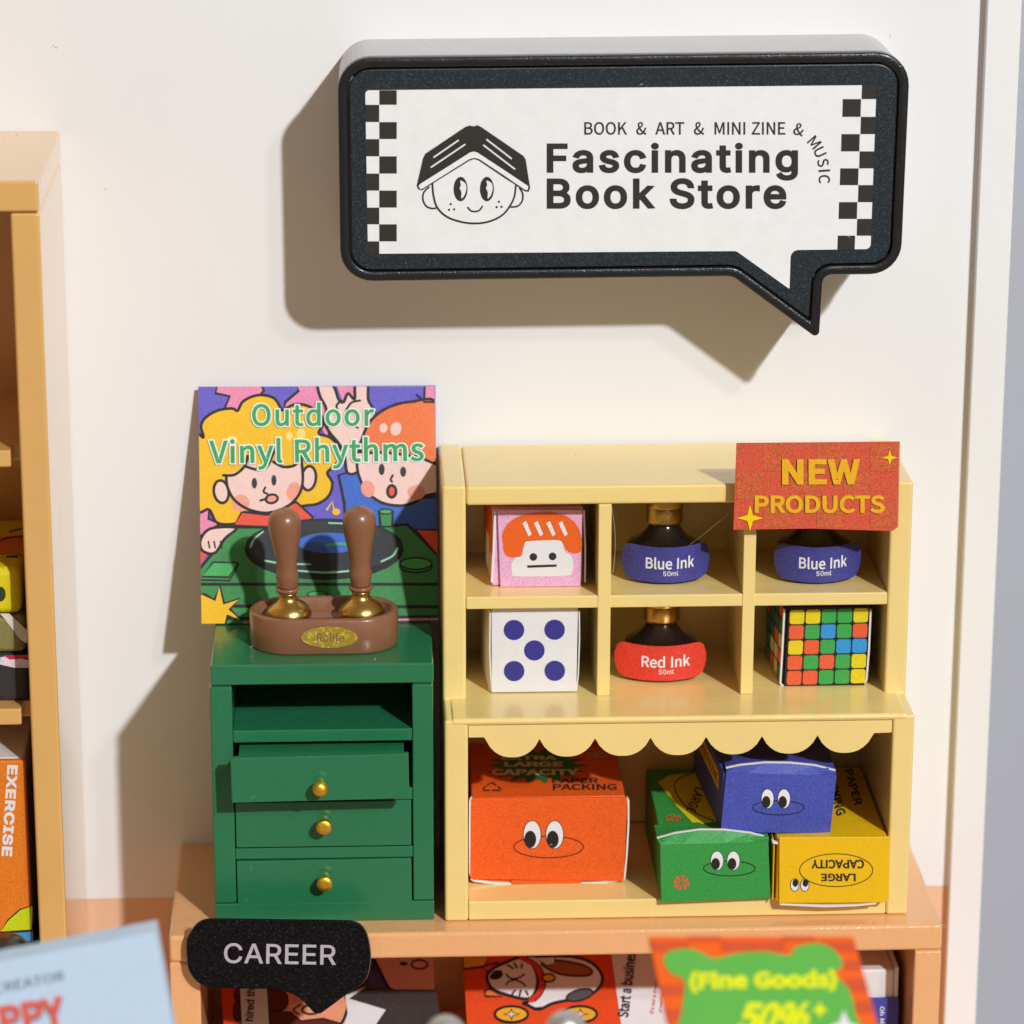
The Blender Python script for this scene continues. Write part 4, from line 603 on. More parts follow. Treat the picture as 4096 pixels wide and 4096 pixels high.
# ================================================================== NEW PRODUCTS PLACARD
pl = thing('placard', 'red placard reading NEW PRODUCTS in yellow, clipped to the top right of the yellow unit', 'placard', (3.24, -.68, 1.86))
PY = -.700
q = [at(x, y, PY) for x, y in ((2946, 1774), (3595, 1768), (3588, 2108), (3566, 2124), (3240, 2114), (2934, 2119))]
q = [(p.x, p.z) for p in q]
extrude('card', q, PY, PY+.006, paper(RGB(215, 86, 56), .3), pl)
extrude('clear_backing', [(x+.006, z-.002) for x, z in q], PY+.0065, PY+.016, paper(RGB(215, 120, 95), .1), pl)
box('clip_arm', 3.0, 3.46, PY+.017, -.56, 2.0465, 2.056, paper(RGB(200, 140, 110), .1), pl, .002)
box('clip_arm', 3.0, 3.46, PY+.017, PY+.03, 1.98, 2.0464, paper(RGB(200, 140, 110), .1), pl, .002)
PC2 = paper(RGB(208, 94, 52), .3)
a = Art((0, PY, 0), crop=(2900, 1740, .37267)); OC = ink(246, 180, 24, .14); KS = paper((.03, .01, .01), .05); SY = ink(255, 215, 0, .02)
for r in range(3):
    for c in range(6):
        if (r+c) % 2: x0, y0 = 125+c*287, 95+r*300; a.fill([(x0, y0), (min(x0+287, 1840), y0), (min(x0+287, 1835), y0+295), (x0-3, y0+295)], PC2)
for dx, m in ((-10, KS), (0, OC)):
    a.text('NEW', 612+dx, 258+(4 if dx else 0), 1450+dx, 530+(6 if dx else 0), m, .045, rot=-.003, track=.04)
    a.text('PRODUCTS', 318+dx*.8, 645+(2 if dx else 0), 1715+dx*.8, 838+(4 if dx else 0), m, .035)
def star(a, x, y, rx, ry, m, k=.22):
    pts = []
    for i in range(4):
        t = math.pi/2*i; pts += [(x+rx*math.cos(t), y+ry*math.sin(t)), (x+rx*k*math.cos(t+.785), y+ry*k*math.sin(t+.785))]
    a.fill(pts, m)
a.build('lettering', pl)
for sx, sy, sr in ((268, 888, 141), (1768, 240, 84)): a = Art((0, PY, 0), crop=(2900, 1740, .37267), base=.0045); star(a, sx, sy, sr, sr, SY, .3); a.build('sparkle_print', pl)

# ================================================================== LITTLE PAPER BOXES
def pbox(name, label, x0, x1, y0, y1, z0, z1, mat, rot=0, group=None, side=None, bev=.006):
    """folded card box: body, a front flap standing slightly proud, white cut edges of the side flaps"""
    t = thing(name, label, 'box', ((x0+x1)/2, y0, z0), group); piv = (x0, y0, z0)
    box('carton', x0+.004, x1-.004, y0+.006, y1, z0+.0015, z1-.001, side or mat, t, bev, 2, rot, piv)
    return t, piv
def edge_strip(name, pts, t, wd, th, mat, parent):
    wd *= .75
    """thin bent card edge following pts (x,z) at depth y"""
    vs, fs = [], []
    for i, (x, y, z) in enumerate(pts):
        a_ = pts[max(0, i-1)]; b_ = pts[min(len(pts)-1, i+1)]; d = Vector((b_[0]-a_[0], 0, b_[2]-a_[2])).normalized(); nn_ = Vector((-d.z, 0, d.x))*wd/2
        for s_ in (-1, 1):
            for yy in (0, th): vs.append(Vector((x, y+yy, z))+nn_*s_)
    for i in range(len(pts)-1):
        o = i*4; fs += [(o, o+4, o+6, o+2), (o+1, o+3, o+7, o+5), (o, o+1, o+5, o+4), (o+2, o+6, o+7, o+3)]
    o = (len(pts)-1)*4; fs += [(0, 2, 3, 1), (o, o+1, o+3, o+2)]
    return mesh_obj(name, vs, fs, mat, parent)
def at3(pts, Y): return [at(x, y, Y) for x, y in pts]

# pink face box
PKB = paper(RGB(240, 175, 210), .2)
t, pv = pbox('face_box', 'pink cube box printed with an orange haired face in the upper left cell', 1.936, 2.318, -.508, -.16, 1.5765, 1.908, PKB, rot=math.radians(3), side=PKB)
fp = at3([(1990, 2040), (2330, 2040), (2322, 2345), (2001, 2349)], -.516)
extrude('front_flap', [(p.x, p.z) for p in fp], -.516, -.508, PKB, t, .002, 2)
edge_strip('flap_edge', at3([(1981, 2046), (1975, 2200), (1968, 2330)], -.513), t, .012, .02, CARD, t)
edge_strip('flap_edge', at3([(2336, 2045), (2341, 2200), (2340, 2330)], -.513), t, .009, .02, CARD, t)
a = Art((0, -.516, 0), crop=(1700, 1700, .59524)); PO = ink(248, 100, 25, .2)
a.fill([(525, 800), (520, 730), (560, 660), (640, 610), (760, 588), (880, 590), (980, 630), (1035, 700), (1055, 790), (1045, 850), (1000, 862), (950, 840), (925, 790), (880, 775), (700, 780), (660, 820), (640, 880), (560, 885), (530, 850)], PO, True)
a.fill([(660, 850), (668, 800), (700, 780), (890, 774), (925, 800), (940, 850), (985, 880), (998, 940), (985, 990), (950, 1012), (620, 1016), (585, 990), (582, 930), (610, 890), (645, 885)], WHITE, True)
for x in (655, 732, 815, 897): a.fill([(x, 658), (x+25, 645), (x+62, 733), (x+42, 748)], WHITE)
a.oval(728, 886, 26, 26, CK); a.oval(857, 882, 26, 26, CK); a.fill([(687, 942), (884, 936), (884, 952), (687, 959)], CK)
a.build('printed_face', t)
def side_warp(x0, y0, ang, xf, yf):
    R = Matrix.Rotation(ang, 3, 'Z'); P = Vector((x0, y0, 0))
    return lambda u, v, h: P+R@Vector((.0035-h, .012+u, 0))+Vector((0, 0, v))
a = Art(warp=side_warp(1.936, -.508, math.radians(3), 0, 0))
a.fill([(.0, 1.72), (.03, 1.70), (.33, 1.70), (.33, 1.90), (.0, 1.90)], PO if 'PO' in globals() else ink(248, 100, 25, .2)); a.fill([(.12, 1.60), (.25, 1.60), (.25, 1.75), (.12, 1.75)], WHITE)
a.build('printed_face', t)
# dice box
DW = paper((.80, .78, .79), .03)
t, pv = pbox('dice_box', 'white cube box with five dark blue dots in the lower left cell', 1.921, 2.292, -.584, -.2, 1.1425, 1.498, DW, rot=math.radians(3))
fp = at3([(1966, 2432), (2312, 2432), (2305, 2766), (1967, 2770)], -.592)
extrude('front_flap', [(p.x, p.z) for p in fp], -.592, -.584, DW, t, .002, 2)
edge_strip('flap_edge', at3([(1961, 2445), (1959, 2600), (1963, 2700), (1968, 2768)], -.589), t, .008, .02, CARD, t)
edge_strip('flap_edge', at3([(2317, 2444), (2318, 2560), (2313, 2700), (2306, 2762)], -.589), t, .007, .02, CARD, t)
a = Art((0, -.592, 0), crop=(1700, 1700, .59524)); NB = ink(52, 48, 140, .25)
for x, y in ((598, 1377), (871, 1375), (735, 1514), (599, 1653), (872, 1651)): a.oval(x, y, 69, 68, NB, n=36)
a.build('printed_dots', t)
# puzzle cube box
KB = paper((.014, .014, .015), .05)
t, pv = pbox('puzzle_cube_box', 'cube box printed with coloured puzzle squares in the lower right cell', 3.138, 3.488, -.541, -.17, 1.1425, 1.498, KB, rot=math.radians(4.5))
fp = at3([(3155, 2428), (3474, 2428), (3458, 2744), (3136, 2747)], -.549)
extrude('front_flap', [(p.x, p.z) for p in fp], -.549, -.541, KB, t, .002, 2)
edge_strip('flap_edge', at3([(3138, 2440), (3130, 2600), (3122, 2735), (3135, 2746)], -.546), t, .009, .02, CARD, t)
edge_strip('flap_edge', at3([(3483, 2440), (3476, 2600), (3466, 2720), (3452, 2742)], -.546), t, .010, .02, CARD, t)
CC = {'Y': ink(228, 205, 30, .15), 'G': ink(60, 165, 75, .18), 'R': ink(232, 95, 55, .18), 'B': ink(50, 150, 215, .18), 'T': ink(60, 120, 125), 'C': ink(215, 200, 165)}
a = Art((0, -.549, 0), crop=(2700, 1700, .59524))
xl, xr, yt, yb = (768, 742), (1303, 1280), 1240, 1750
for r, row in enumerate(('YYGGY', 'RGBGR', 'YRGBB', 'RGRGY', 'RRGGY')):
    for c_, ch in enumerate(row):
        def pt(u, v):
            f = v/5; L_, R_ = xl[0]+(xl[1]-xl[0])*f, xr[0]+(xr[1]-xr[0])*f; return (L_+(R_-L_)*u/5, yt+(yb-yt)*f-3*u)
        u0, u1, v0, v1 = c_+.06, c_+.97, r+.05, r+.97
        cs = [pt(u0, v0), pt(u1, v0), pt(u1, v1), pt(u0, v1)]
        a.fill(rounded([(*p, 17) for p in cs], 4), CC[ch])
a.build('colour_square_print', t)
sw = side_warp(3.138, -.541, math.radians(4.5), 0, 0)
a = Art(warp=lambda u, v, h: sw(.005+.33*u/4, 1.488-.34*v/5, h))
for r, row in enumerate(('RTTC', 'TTTR', 'CRTT', 'RCCT', 'TCRT')):
    for c_, ch in enumerate(row): a.fill([(c_+.08, r+.06), (c_+.92, r+.06), (c_+.92, r+.94), (c_+.08, r+.94)], CC[ch])
a.build('colour_square_print', t)

# big orange box
OB = paper(RGB(250, 92, 18), .2)
t, pv = pbox('packing_box', 'large orange packing box with comic eyes on the left of the lower shelf', 1.848, 2.487, -.705, -.08, .3425, .727, OB)
fp = at3([(1889, 3194), (2508, 3192), (2510, 3200), (2496, 3518), (2490, 3526), (1885, 3517), (1881, 3512), (1884, 3200)], -.712)
extrude('front_flap', [(p.x, p.z) for p in fp], -.712, -.702, OB, t, .002, 2)
edge_strip('flap_edge', at3([(1887, 3193), (1880, 3202), (1879, 3350), (1880, 3490), (1886, 3518), (1900, 3525)], -.709), t, .009, .02, CARD, t)
edge_strip('flap_edge', at3([(2508, 3193), (2514, 3204), (2514, 3300), (2507, 3420), (2499, 3510), (2493, 3521)], -.709), t, .010, .02, CARD, t)
edge_strip('flap_edge', at3([(1900, 3523), (1960, 3532), (2045, 3537)], -.709), t, .013, .02, CARD, t)
edge_strip('flap_edge', at3([(2322, 3534), (2400, 3530), (2470, 3523)], -.709), t, .010, .02, CARD, t)
edge_strip('lock_tab', at3([(2045, 3528), (2180, 3529), (2325, 3527)], -.711), t, .020, .02, OB, t)
a = Art((0, -.712, 0), crop=(1700, 2800, .5176))
a.oval(955, 1135, 270, 84, None, 7); eyes(a, 828, 1002, 1040, 68, 108, 1, 5)
a.build('printed_eyes', t)
a = Art((0, 0, .7262), (0, 0, 1), crop=(1850, 2950, .36232), clip=[(70, -60), (1700, -60), (1800, 640), (130, 645)]); DG = ink(25, 115, 60); WT = paper((.74, .70, .66), .03)
bx, by = 820, 320; pts = []
for i in range(36):
    tt = 2*math.pi*i/36; r = 1.0 if i % 2 == 0 else .70
    pts.append((bx+560*r*math.cos(tt)*(1 if i % 4 else 1.04), by+205*r*math.sin(tt)-10))
a.fill(pts, DG)
a.text('PAPER', 990, 450, 1500, 505, CK, .03); a.text('PACKING', 998, 515, 1705, 582, CK, .03)
a.fill([(990, 430), (1050, 410), (1085, 500), (1010, 470)], DG)
a.text('EXTRA', 430, 205, 1045, 250, WT, .05); a.text('LARGE', 458, 270, 1112, 325, WT, .05); a.text('CAPACITY', 320, 352, 1285, 420, WT, .05)
for p in ([(275, 530), (322, 498), (370, 530)], [(250, 540), (228, 575), (240, 588), (300, 586)], [(395, 545), (425, 575), (410, 588), (335, 584)]): a.stroke(p, 15, CK)
a.oval(1485, 198, 108, 26, None, 8, WT); a.text('MY', 1450, 186, 1520, 210, WT, .03)
a.build('lettering', t)

# small green box
GB = paper(RGB(45, 150, 62), .28)
t, pv = pbox('small_packing_box', 'small green packing box with eyes and a red flower, under the blue box', 2.612, 3.062, -.915, -.12, .3425, .618, GB, side=GB)
cu_ = [(2628, 3354), (2700, 3334), (2800, 3320), (2900, 3321), (3000, 3333), (3072, 3352)]
def tuck(curve, fold, Yf, Yc, mat, parent):
    """the part of the front flap above its fold, leaning back to the lid"""
    A, B = at3(fold, Yf), at3(curve, Yc); n_ = len(A)
    mesh_obj('tuck_flap', A+B, [(i, i+1, n_+i+1, n_+i) for i in range(n_-1)], mat, parent)
fo_ = [(2641+(3073-2641)*i/5, 3379-11*i/5) for i in range(6)]
fp = at3(fo_+[(3082, 3592), (2646, 3610)], -.920)
extrude('front_flap', [(p.x, p.z) for p in fp], -.920, -.912, GB, t)
tuck(cu_, fo_, -.9195, -.893, GB, t)
edge_strip('flap_edge', [(x, y-.001, z+.002) for x, y, z in at3(cu_, -.893)], t, .0062, .010, CARD, t)
def lid(name, cur, ztop, back, mat, parent, lift=.003):
    vs, n_ = [], len(cur)
    for j in range(7):
        t_ = j/6; k_ = (1-t_)**2
        for x, y, z in cur: vs.append((x, y+back*t_, ztop+(z+lift-ztop)*k_))
    mesh_obj(name, vs, [(j*n_+i, j*n_+i+1, (j+1)*n_+i+1, (j+1)*n_+i) for j in range(6) for i in range(n_-1)], mat, parent, smooth=True)
lid('lid', at3(cu_, -.890), .6185, .13, GB, t, .001)
fw_ = RED
a = Art((0, -.920, 0), crop=(2550, 2900, .54348))
a.oval(676, 1055, 190, 55, None, 7); eyes(a, 585, 706, 998, 47, 70, 1, 4)
a.build('printed_eyes', t); a = Art((0, -.920, 0), crop=(2550, 2900, .54348))
for i in range(8):
    tt = math.pi/4*i+.2; c_, s_ = math.cos(tt), math.sin(tt)
    a.fill([(321+10*c_, 1160+9*s_), (321+58*c_-14*s_, 1160+52*s_+14*c_), (321+58*c_+14*s_, 1160+52*s_-14*c_)], RED)
a.build('printed_flower', t)
a = Art((0, 0, .618), (0, 0, 1), crop=(2550, 2900, .54348), clip=[(60, 250), (900, 250), (960, 800), (150, 830)])
a.fill([(150, 420), (240, 370), (420, 350), (620, 700), (530, 720), (480, 730), (440, 718), (405, 720), (290, 600)], ink(240, 225, 20, .1))
a.stroke(cat([(420, 350), (300, 400), (275, 470), (330, 570), (430, 650), (560, 705)], False), 9)
a.text('LARGE', 330, 520, 520, 590, CK, .03, rot=1.95)
for i in range(8):
    tt = math.pi/4*i+.2; c_, s_ = math.cos(tt), math.sin(tt)
    a.fill([(262+8*c_, 687+4*s_), (262+58*c_-14*s_, 687+24*s_+7*c_), (262+58*c_+14*s_, 687+24*s_-7*c_)], RED)
a.build('lettering', t)

# small yellow box
YBX = paper(RGB(250, 190, 8), .14)
t, pv = pbox('small_packing_box', 'small amber packing box printed LARGE CAPACITY upside down, under the blue box', 3.086, 3.548, -.940, -.12, .3425, .613, YBX)
fp = at3([(3117, 3350), (3557, 3348), (3556, 3598), (3543, 3611), (3116, 3613)], -.945)
extrude('front_flap', [(p.x, p.z) for p in fp], -.945, -.935, YBX, t, .003, 2)
edge_strip('flap_edge', at3([(3120, 3617), (3200, 3621), (3300, 3626), (3420, 3622), (3505, 3614)], -.943), t, .010, .02, CARD, t)
edge_strip('flap_edge', at3([(3092, 3362), (3094, 3372), (3112, 3374)], -.940), t, .010, .02, CARD, t)
box('side_flap', 3.073, 3.079, -.93, -.3, .350, .605, YBX, t, .002, 1)
a = Art((0, -.945, 0), crop=(2550, 2900, .54348))
a.oval(1462, 1068, 270, 121, None, 6)
a.text('CAPACITY', 1280, 990, 1668, 1056, CK, .035, flip=True); a.text('LARGE', 1350, 1092, 1606, 1150, CK, .035, flip=True)
for x in (1157, 1231): a.oval(x, 1177, 31, 46, WHITE, 5); a.oval(x+4, 1162, 21, 28, BLACK)
a.build('lettering', t)
a = Art((0, 0, .613), (0, 0, 1), crop=(2550, 2900, .54348), clip=[(1300, 310), (1680, 310), (1850, 800), (1100, 800)])
a.text('PAPER', 1455, 430, 1725, 490, CK, .03, rot=1.28); a.build('lettering', t)
a = Art((0, 0, .613), (0, 0, 1), crop=(2550, 2900, .54348)); a.text('PACKING', 1290, 470, 1620, 540, CK, .03, rot=1.28)
a.build('lettering', t)

# small blue box resting on the two
BB = paper(RGB(66, 78, 170), .3)
bt = thing('small_packing_box', 'small blue packing box with eyes, on top of the green and amber boxes', 'box', (3.08, -.86, .6185))
R_ = Matrix.Rotation(math.radians(4), 3, 'Z'); YF = -.862
pvb = Vector((3.085, YF, .62))
box('carton', 2.868, 3.308, YF+.006, -.14, .6195, .885, BB, bt, .006, 2, R_, pvb)
nB = R_@Vector((0, -1, 0)); p0 = pvb+nB*.006
cb_ = [(2904, 3074), (2960, 3062), (3060, 3052), (3160, 3053), (3260, 3063), (3342, 3084)]
fb_ = [(2906+(3346-2906)*i/5, 3089+14*i/5) for i in range(6)]
qa = [onplane(x, y, p0, nB) for x, y in fb_+[(3321, 3333), (2883, 3328)]]
nq = len(qa)
mesh_obj('front_flap', qa+[v-nB*.008 for v in qa], [list(range(nq)), list(range(2*nq-1, nq-1, -1))]+[(i, i+nq, (i+1) % nq+nq, (i+1) % nq) for i in range(nq)], BB, bt)
pc_ = p0-nB*.028
cur = [onplane(x, y, pc_, nB) for x, y in cb_]
mesh_obj('tuck_flap', qa[:6]+cur, [(i, i+1, 7+i, 6+i) for i in range(5)], BB, bt)
edge_strip('flap_edge', [(v.x, v.y-.0015, v.z+.002) for v in cur], bt, .0062, .012, CARD, bt)
lid('lid', [tuple(v-nB*.003) for v in cur], .8865, .34, BB, bt, .001)
a = Art(p0, nB, crop=(2550, 2900, .54348))
a.oval(1037, 608, 190, 53, None, 7); eyes(a, 957, 1078, 542, 46, 71, 1, 4); a.build('printed_eyes', bt)
sL = R_@Vector((-1, 0, 0)); pL = pvb+R_@Vector((2.8675-3.085, 0, 0))
def side(u, v, h): return pL+R_@Vector((0, u, 0))+Vector((0, 0, v))+sL*h
a = Art(warp=side)
a.fill([(.10, .155), (.62, .155), (.62, .235), (.10, .235)], ink(240, 190, 20, .08))
vs_, fs_ = text_mesh('PAPER PACKING', .03); X1 = max(v[0] for v in vs_)
h = a.up(); b0 = len(a.v)
for x, y, vh in vs_: a.v.append(side(.60-(x/X1)*.48, .172+y*.062, h+vh*.00001))
mi = a._mat(CK)
for f in fs_: a.f.append([b0+i for i in f]); a.mi.append(mi)
a.build('lettering', bt)

# ================================================================== APRICOT LOW SHELF
os_ = thing('low_shelf', 'apricot plastic low shelf unit standing against the wall under the cabinets', 'shelf unit', (2.19, -.5, -1.25))
box('top_board', .607, 3.772, -.997, -.003, .142, .2565, ORG, os_, .017, 4)
for x0, x1 in ((.607, .732), (3.660, 3.772)): box('side_panel', x0, x1, -.992, -.003, -1.25, .137, ORG, os_, .010)
for x0, x1 in ((.615, .730), (3.662, 3.765)): box('joint', x0, x1, -.985, -.01, .1372, .1418, ORG, os_, 0)
box('back_panel', .7325, 3.6595, -.03, -.004, -1.25, .1415, ORG, os_, 0)
box('shelf_board', .7325, 3.6595, -.985, -.031, -.62, -.54, ORG, os_, .006)

# books lying tilted on the shelf below
ub = Vector((0, math.cos(math.radians(28)), math.sin(math.radians(28)))); nb = Vector((0, -ub.z, ub.y)); pb = Vector((0, -.426, -.253))
def book(name, label, px, mat, th=.06):
    t = thing(name, label, 'book', (0, 0, 0)); q = [onplane(x, y, pb, nb) for x, y in px]
    c = sum(q, Vector())/4; 
    lo = q[3]+(q[3]-q[0])*1.6, q[2]+(q[2]-q[1])*1.6
    q = [q[0], q[1], lo[1], lo[0]]; t.location = Vector((c.x, min(v.y for v in q), -.54)); WO[t.name] = t.location.copy()
    vs = q+[v-nb*th for v in q]
    mesh_obj('cover', vs, [(0, 1, 2, 3), (7, 6, 5, 4), (0, 4, 5, 1), (1, 5, 6, 2), (2, 6, 7, 3), (3, 7, 4, 0)], mat, t); return t
OBK = ink(235, 75, 22, .2); DKB = paper((.035, .028, .026), .3)
t = book('career_book', 'orange and dark picture book lying on the low shelf behind the CAREER tag', ((870, 3800), (1722, 3800), (1764, 4096), (892, 4096)), DKB)
a = Art(pb, nb, crop=(850, 3750, .49172), step=.0005); SK2 = ink(240, 160, 120, .08); BRH = ink(95, 30, 25, .2)
a.fill([(40, 60), (200, 60), (230, 760), (95, 760)], OBK)
a.fill([(440, 200), (1100, 250), (1100, 760), (470, 760)], SK2)
a.fill([(420, 300), (520, 380), (600, 460), (610, 540), (570, 590), (480, 600), (440, 590)], BRH, True, 14); a.fill([(470, 600), (640, 610), (720, 680), (900, 660), (1040, 700), (1060, 790), (460, 790)], BRH, False, 14)
a.oval(205, 600, 34, 80, BRH, 14); a.oval(205, 470, 28, 50, BRH, 10)
a.fill([(205, 200), (435, 200), (475, 800), (235, 800)], WHITE); a.stroke([(208, 200), (238, 800)], 12); a.stroke([(435, 200), (472, 800)], 12)
a.stroke(cat([(715, 550), (660, 590), (700, 625)], False), 16); a.oval(800, 590, 70, 36, None, 18); a.oval(830, 594, 16, 12, BLACK)
a.stroke(cat([(1060, 440), (1100, 540), (1080, 640), (1050, 700)], False), 22)
a.fill([(1080, 480), (1200, 420), (1250, 400), (1110, 500), (1410, 590), (1270, 800), (1040, 800), (1100, 620)], WHITE); a.fill([(1250, 260), (1380, 300), (1420, 400), (1280, 420)], ink(70, 60, 120))
a.fill([(1290, 100), (1790, 100), (1810, 425), (1480, 425), (1440, 400)], ink(225, 160, 145, .05)); a.stroke([(1290, 150), (1430, 420)], 22); a.oval(1684, 222, 66, 36, None, 16); a.oval(1555, 216, 34, 16, BLACK)
a.text('I was hired then', 10, 582, 590, 652, CK, .035, font='H', rot=-math.pi/2+.06)
a.build('cover_print', t)
t = book('cat_book', 'orange picture book with a sideways white lucky cat on the low shelf', ((1850, 3800), (2720, 3800), (2790, 4096), (1868, 4096)), OBK)
a = Art(pb, nb, crop=(1700, 3650, .5176), step=.0005); GD = ink(235, 175, 40, .1)
a.fill([(1430, 250), (2000, 250), (2100, 950), (1528, 950)], WHITE)
a.fill([(700, 360), (900, 340), (1150, 345), (1300, 400), (1370, 500), (1330, 600), (1200, 660), (1000, 700), (880, 750), (800, 720), (760, 700), (800, 660)], WHITE, True, 24)
a.fill([(900, 400), (1000, 370), (1200, 400), (1290, 450), (1250, 490), (1050, 480)], ink(165, 95, 45), True, 16); a.fill([(860, 350), (1000, 345), (1000, 400), (940, 410)], WHITE, False, 10)
a.oval(1195, 640, 105, 42, ink(90, 80, 85), 14, rot=-.25)
a.fill([(440, 420), (560, 390), (600, 430), (500, 470)], RED, False, 18); a.fill([(460, 610), (500, 590), (590, 650), (470, 650)], OR_, False, 18)
a.fill([(480, 500), (520, 440), (620, 390), (740, 350), (830, 410), (870, 520), (850, 620), (790, 670), (640, 640), (520, 590)], WHITE, True, 24)
a.fill([(500, 510), (530, 455), (590, 450), (600, 490), (560, 520)], BLACK, True); a.stroke(cat([(750, 350), (860, 420), (905, 540), (880, 630), (820, 680)], False), 44, ink(215, 50, 30)); a.stroke(cat([(790, 350), (890, 420), (932, 540), (905, 630), (850, 690)], False), 10)
a.stroke(cat([(630, 480), (650, 505), (690, 515), (740, 500), (765, 480)], False), 14); a.stroke(cat([(630, 560), (650, 535), (700, 525), (750, 545), (775, 570)], False), 14)
for p in ((640, 410, 680, 435), (690, 395, 710, 430), (750, 400, 745, 430), (670, 640, 695, 605), (730, 645, 740, 605), (795, 640, 780, 610)): a.stroke([p[:2], p[2:]], 15)
a.oval(955, 508, 50, 30, GD, 14)
a.stroke([(780, 710), (850, 745), (900, 740)], 18)
for x, y in ((668, 790), (1200, 790)):
    a.oval(x, y, 128, 62, GD, 20); star(a, x, y, 72, 48, BLACK, .35); star(a, x, y, 45, 30, SKN, .35)
a.fill([(290, 340), (490, 340), (460, 420), (300, 440)], GD, False, 16)
a.text('Start a busin', 1370, 500, 1870, 580, CK, .035, rot=-math.pi/2+.15, piv=(1585, 560)) if 0 else None
a.text('Start a business', 1290, 500, 1830, 590, CK, .035, rot=-math.pi/2+.12)
a.text("It's not a dream", 1640, 640, 1900, 672, ink(205, 85, 50), .015, rot=-math.pi/2+.14); a.text("of making 10", 1735, 668, 1930, 698, ink(205, 85, 50), .015, rot=-math.pi/2+.14)
a.build('cover_print', t)
t = thing('upright_book', 'navy book with white page block standing at the right end of the low shelf', 'book', (3.52, -.7, -.54))
NV = ink(70, 72, 165, .25)
box('page_block', 3.34, 3.612, -.80, -.14, -.535, -.030, paper((.78, .76, .73), .02), t, .012)
extrude('spine', rounded([(3.33, -.155, .01), (3.632, -.155, .01), (3.632, -.539, .01), (3.33, -.539, .01)]), -.815, -.8005, NV, t)
box('cover', 3.6125, 3.630, -.80, -.13, -.539, -.02, WHITE, t, .004)
a = Art((0, -.815, 0), crop=(2550, 3700, .56936)); a.text('Oh My', 1640, 625, 1790, 668, WHITE, .03, rot=math.pi/2); a.build('lettering', t)

# ================================================================== CAREER TAG
tg = thing('shelf_tag', 'black glitter speech bubble tag reading CAREER on the front of the low shelf', 'tag', (1.05, -1.0, .14))
TP = [(190, 74), (320, 70), (900, 78), (1480, 86), (1610, 98), (1680, 140), (1730, 220), (1755, 330), (1765, 450), (1740, 600), (1680, 690), (1550, 780), (1310, 960), (1270, 975), (1225, 968), (1180, 925), (1090, 835), (1000, 785), (870, 745), (640, 738), (400, 735), (200, 722), (90, 665), (20, 560), (2, 450), (0, 280), (50, 170), (110, 105)]
c_ = lambda x, y: (750+x*.41408, 3650+y*.41408)
q = [at(*c_(*p), -1.055) for p in TP]; q = [(p.x, p.z) for p in q]
qs = cat(q, True, 3)
extrude('board', qs, -1.055, -1.040, TAGG, tg, .002, 1)
extrude('clear_rim', [(x+(.004 if x > 1 else -.004), z-.004) for x, z in qs], -1.0395, -1.030, plastic('clear_rim_plastic', (.10, .09, .09), .15), tg)
box('clip', .95, 1.15, -1.0295, -.998, .15, .25, BLK, tg, .002)
a = Art((0, -1.055, 0), crop=(750, 3650, .41408)); a.text('CAREER', 352, 302, 1436, 498, ink(185, 180, 190, .06), .012, font='H', track=.02, rot=.018); a.build('lettering', tg)

# ================================================================== TALL SHELF ON THE LEFT
ts = thing('tall_shelf', 'tall tan plastic shelf unit at the left edge of the photo', 'shelf unit', (-.6, -.5, -1.25))
XL = -1.5
box('top_board', XL, .200, -1.022, -.003, 3.262, 3.382, TAN, ts, .012)
box('side_panel', .088, .199, -1.015, -.003, -1.25, 3.256, TAN, ts, .012)
box('side_panel', XL, XL+.11, -1.015, -.003, -1.25, 3.256, TAN, ts, .012)
box('back_panel', XL+.11, .0875, -.05, -.01, -1.25, 3.261, TAN, ts, 0)
for z in (2.305, 1.235, .14):
    box('shelf_board', XL+.1105, .047, -.96, -.3, z-.068, z, TAN, ts, .008)
    box('shelf_ledge', XL+.1105, .0875, -.86, -.051, z-.069, z-.001, TAN, ts, .004)
# things on it
SX = -.62
def tshape(name, label, catg, x0, x1, y0, y1, z0, z1, mat, bev): 
    t = thing(name, label, catg, ((x0+x1)/2, y0, z0)); box('body', x0, x1, y0, y1, z0, z1, mat, t, bev, 4); return t
t = tshape('soft_packet', 'dark printed packet with a pink and white stripe, lowest on the left shelf pile', 'packet', SX, .075, -.88, -.2, 1.2365, 1.44, ink(50, 42, 45, .3), .03)
a = Art((0, -.881, 0), crop=(0, 1700, .647), clip=[(0, 1380), (178, 1380), (182, 1500), (0, 1500)]); a.fill([(-20, 1440), (60, 1425), (200, 1460), (200, 1520), (90, 1500), (-20, 1475)], ink(232, 215, 222)); a.fill([(20, 1425), (200, 1420), (200, 1440), (60, 1450)], ink(200, 40, 70)); a.build('print', t)
t = tshape('striped_packet', 'olive packet with a white diagonal stripe in the left shelf pile', 'packet', SX, .068, -.88, -.2, 1.441, 1.600, ink(135, 125, 70, .35), .03)
a = Art((0, -.881, 0), crop=(0, 1700, .647), clip=[(0, 1165), (162, 1165), (170, 1390), (0, 1390)]); a.fill([(-10, 1150), (40, 1150), (190, 1290), (190, 1360), (130, 1330)], ink(225, 215, 205)); a.build('print', t)
t = tshape('yellow_carton', 'bright yellow rounded carton with a black eye, topmost on the left shelf pile', 'carton', SX, .055, -.87, -.2, 1.601, 1.795, ink(225, 208, 20, .15), .032)
a = Art((0, -.871, 0), crop=(0, 1700, .647)); a.oval(5, 1045, 30, 45, ink(40, 60, 25)); a.build('print', t)
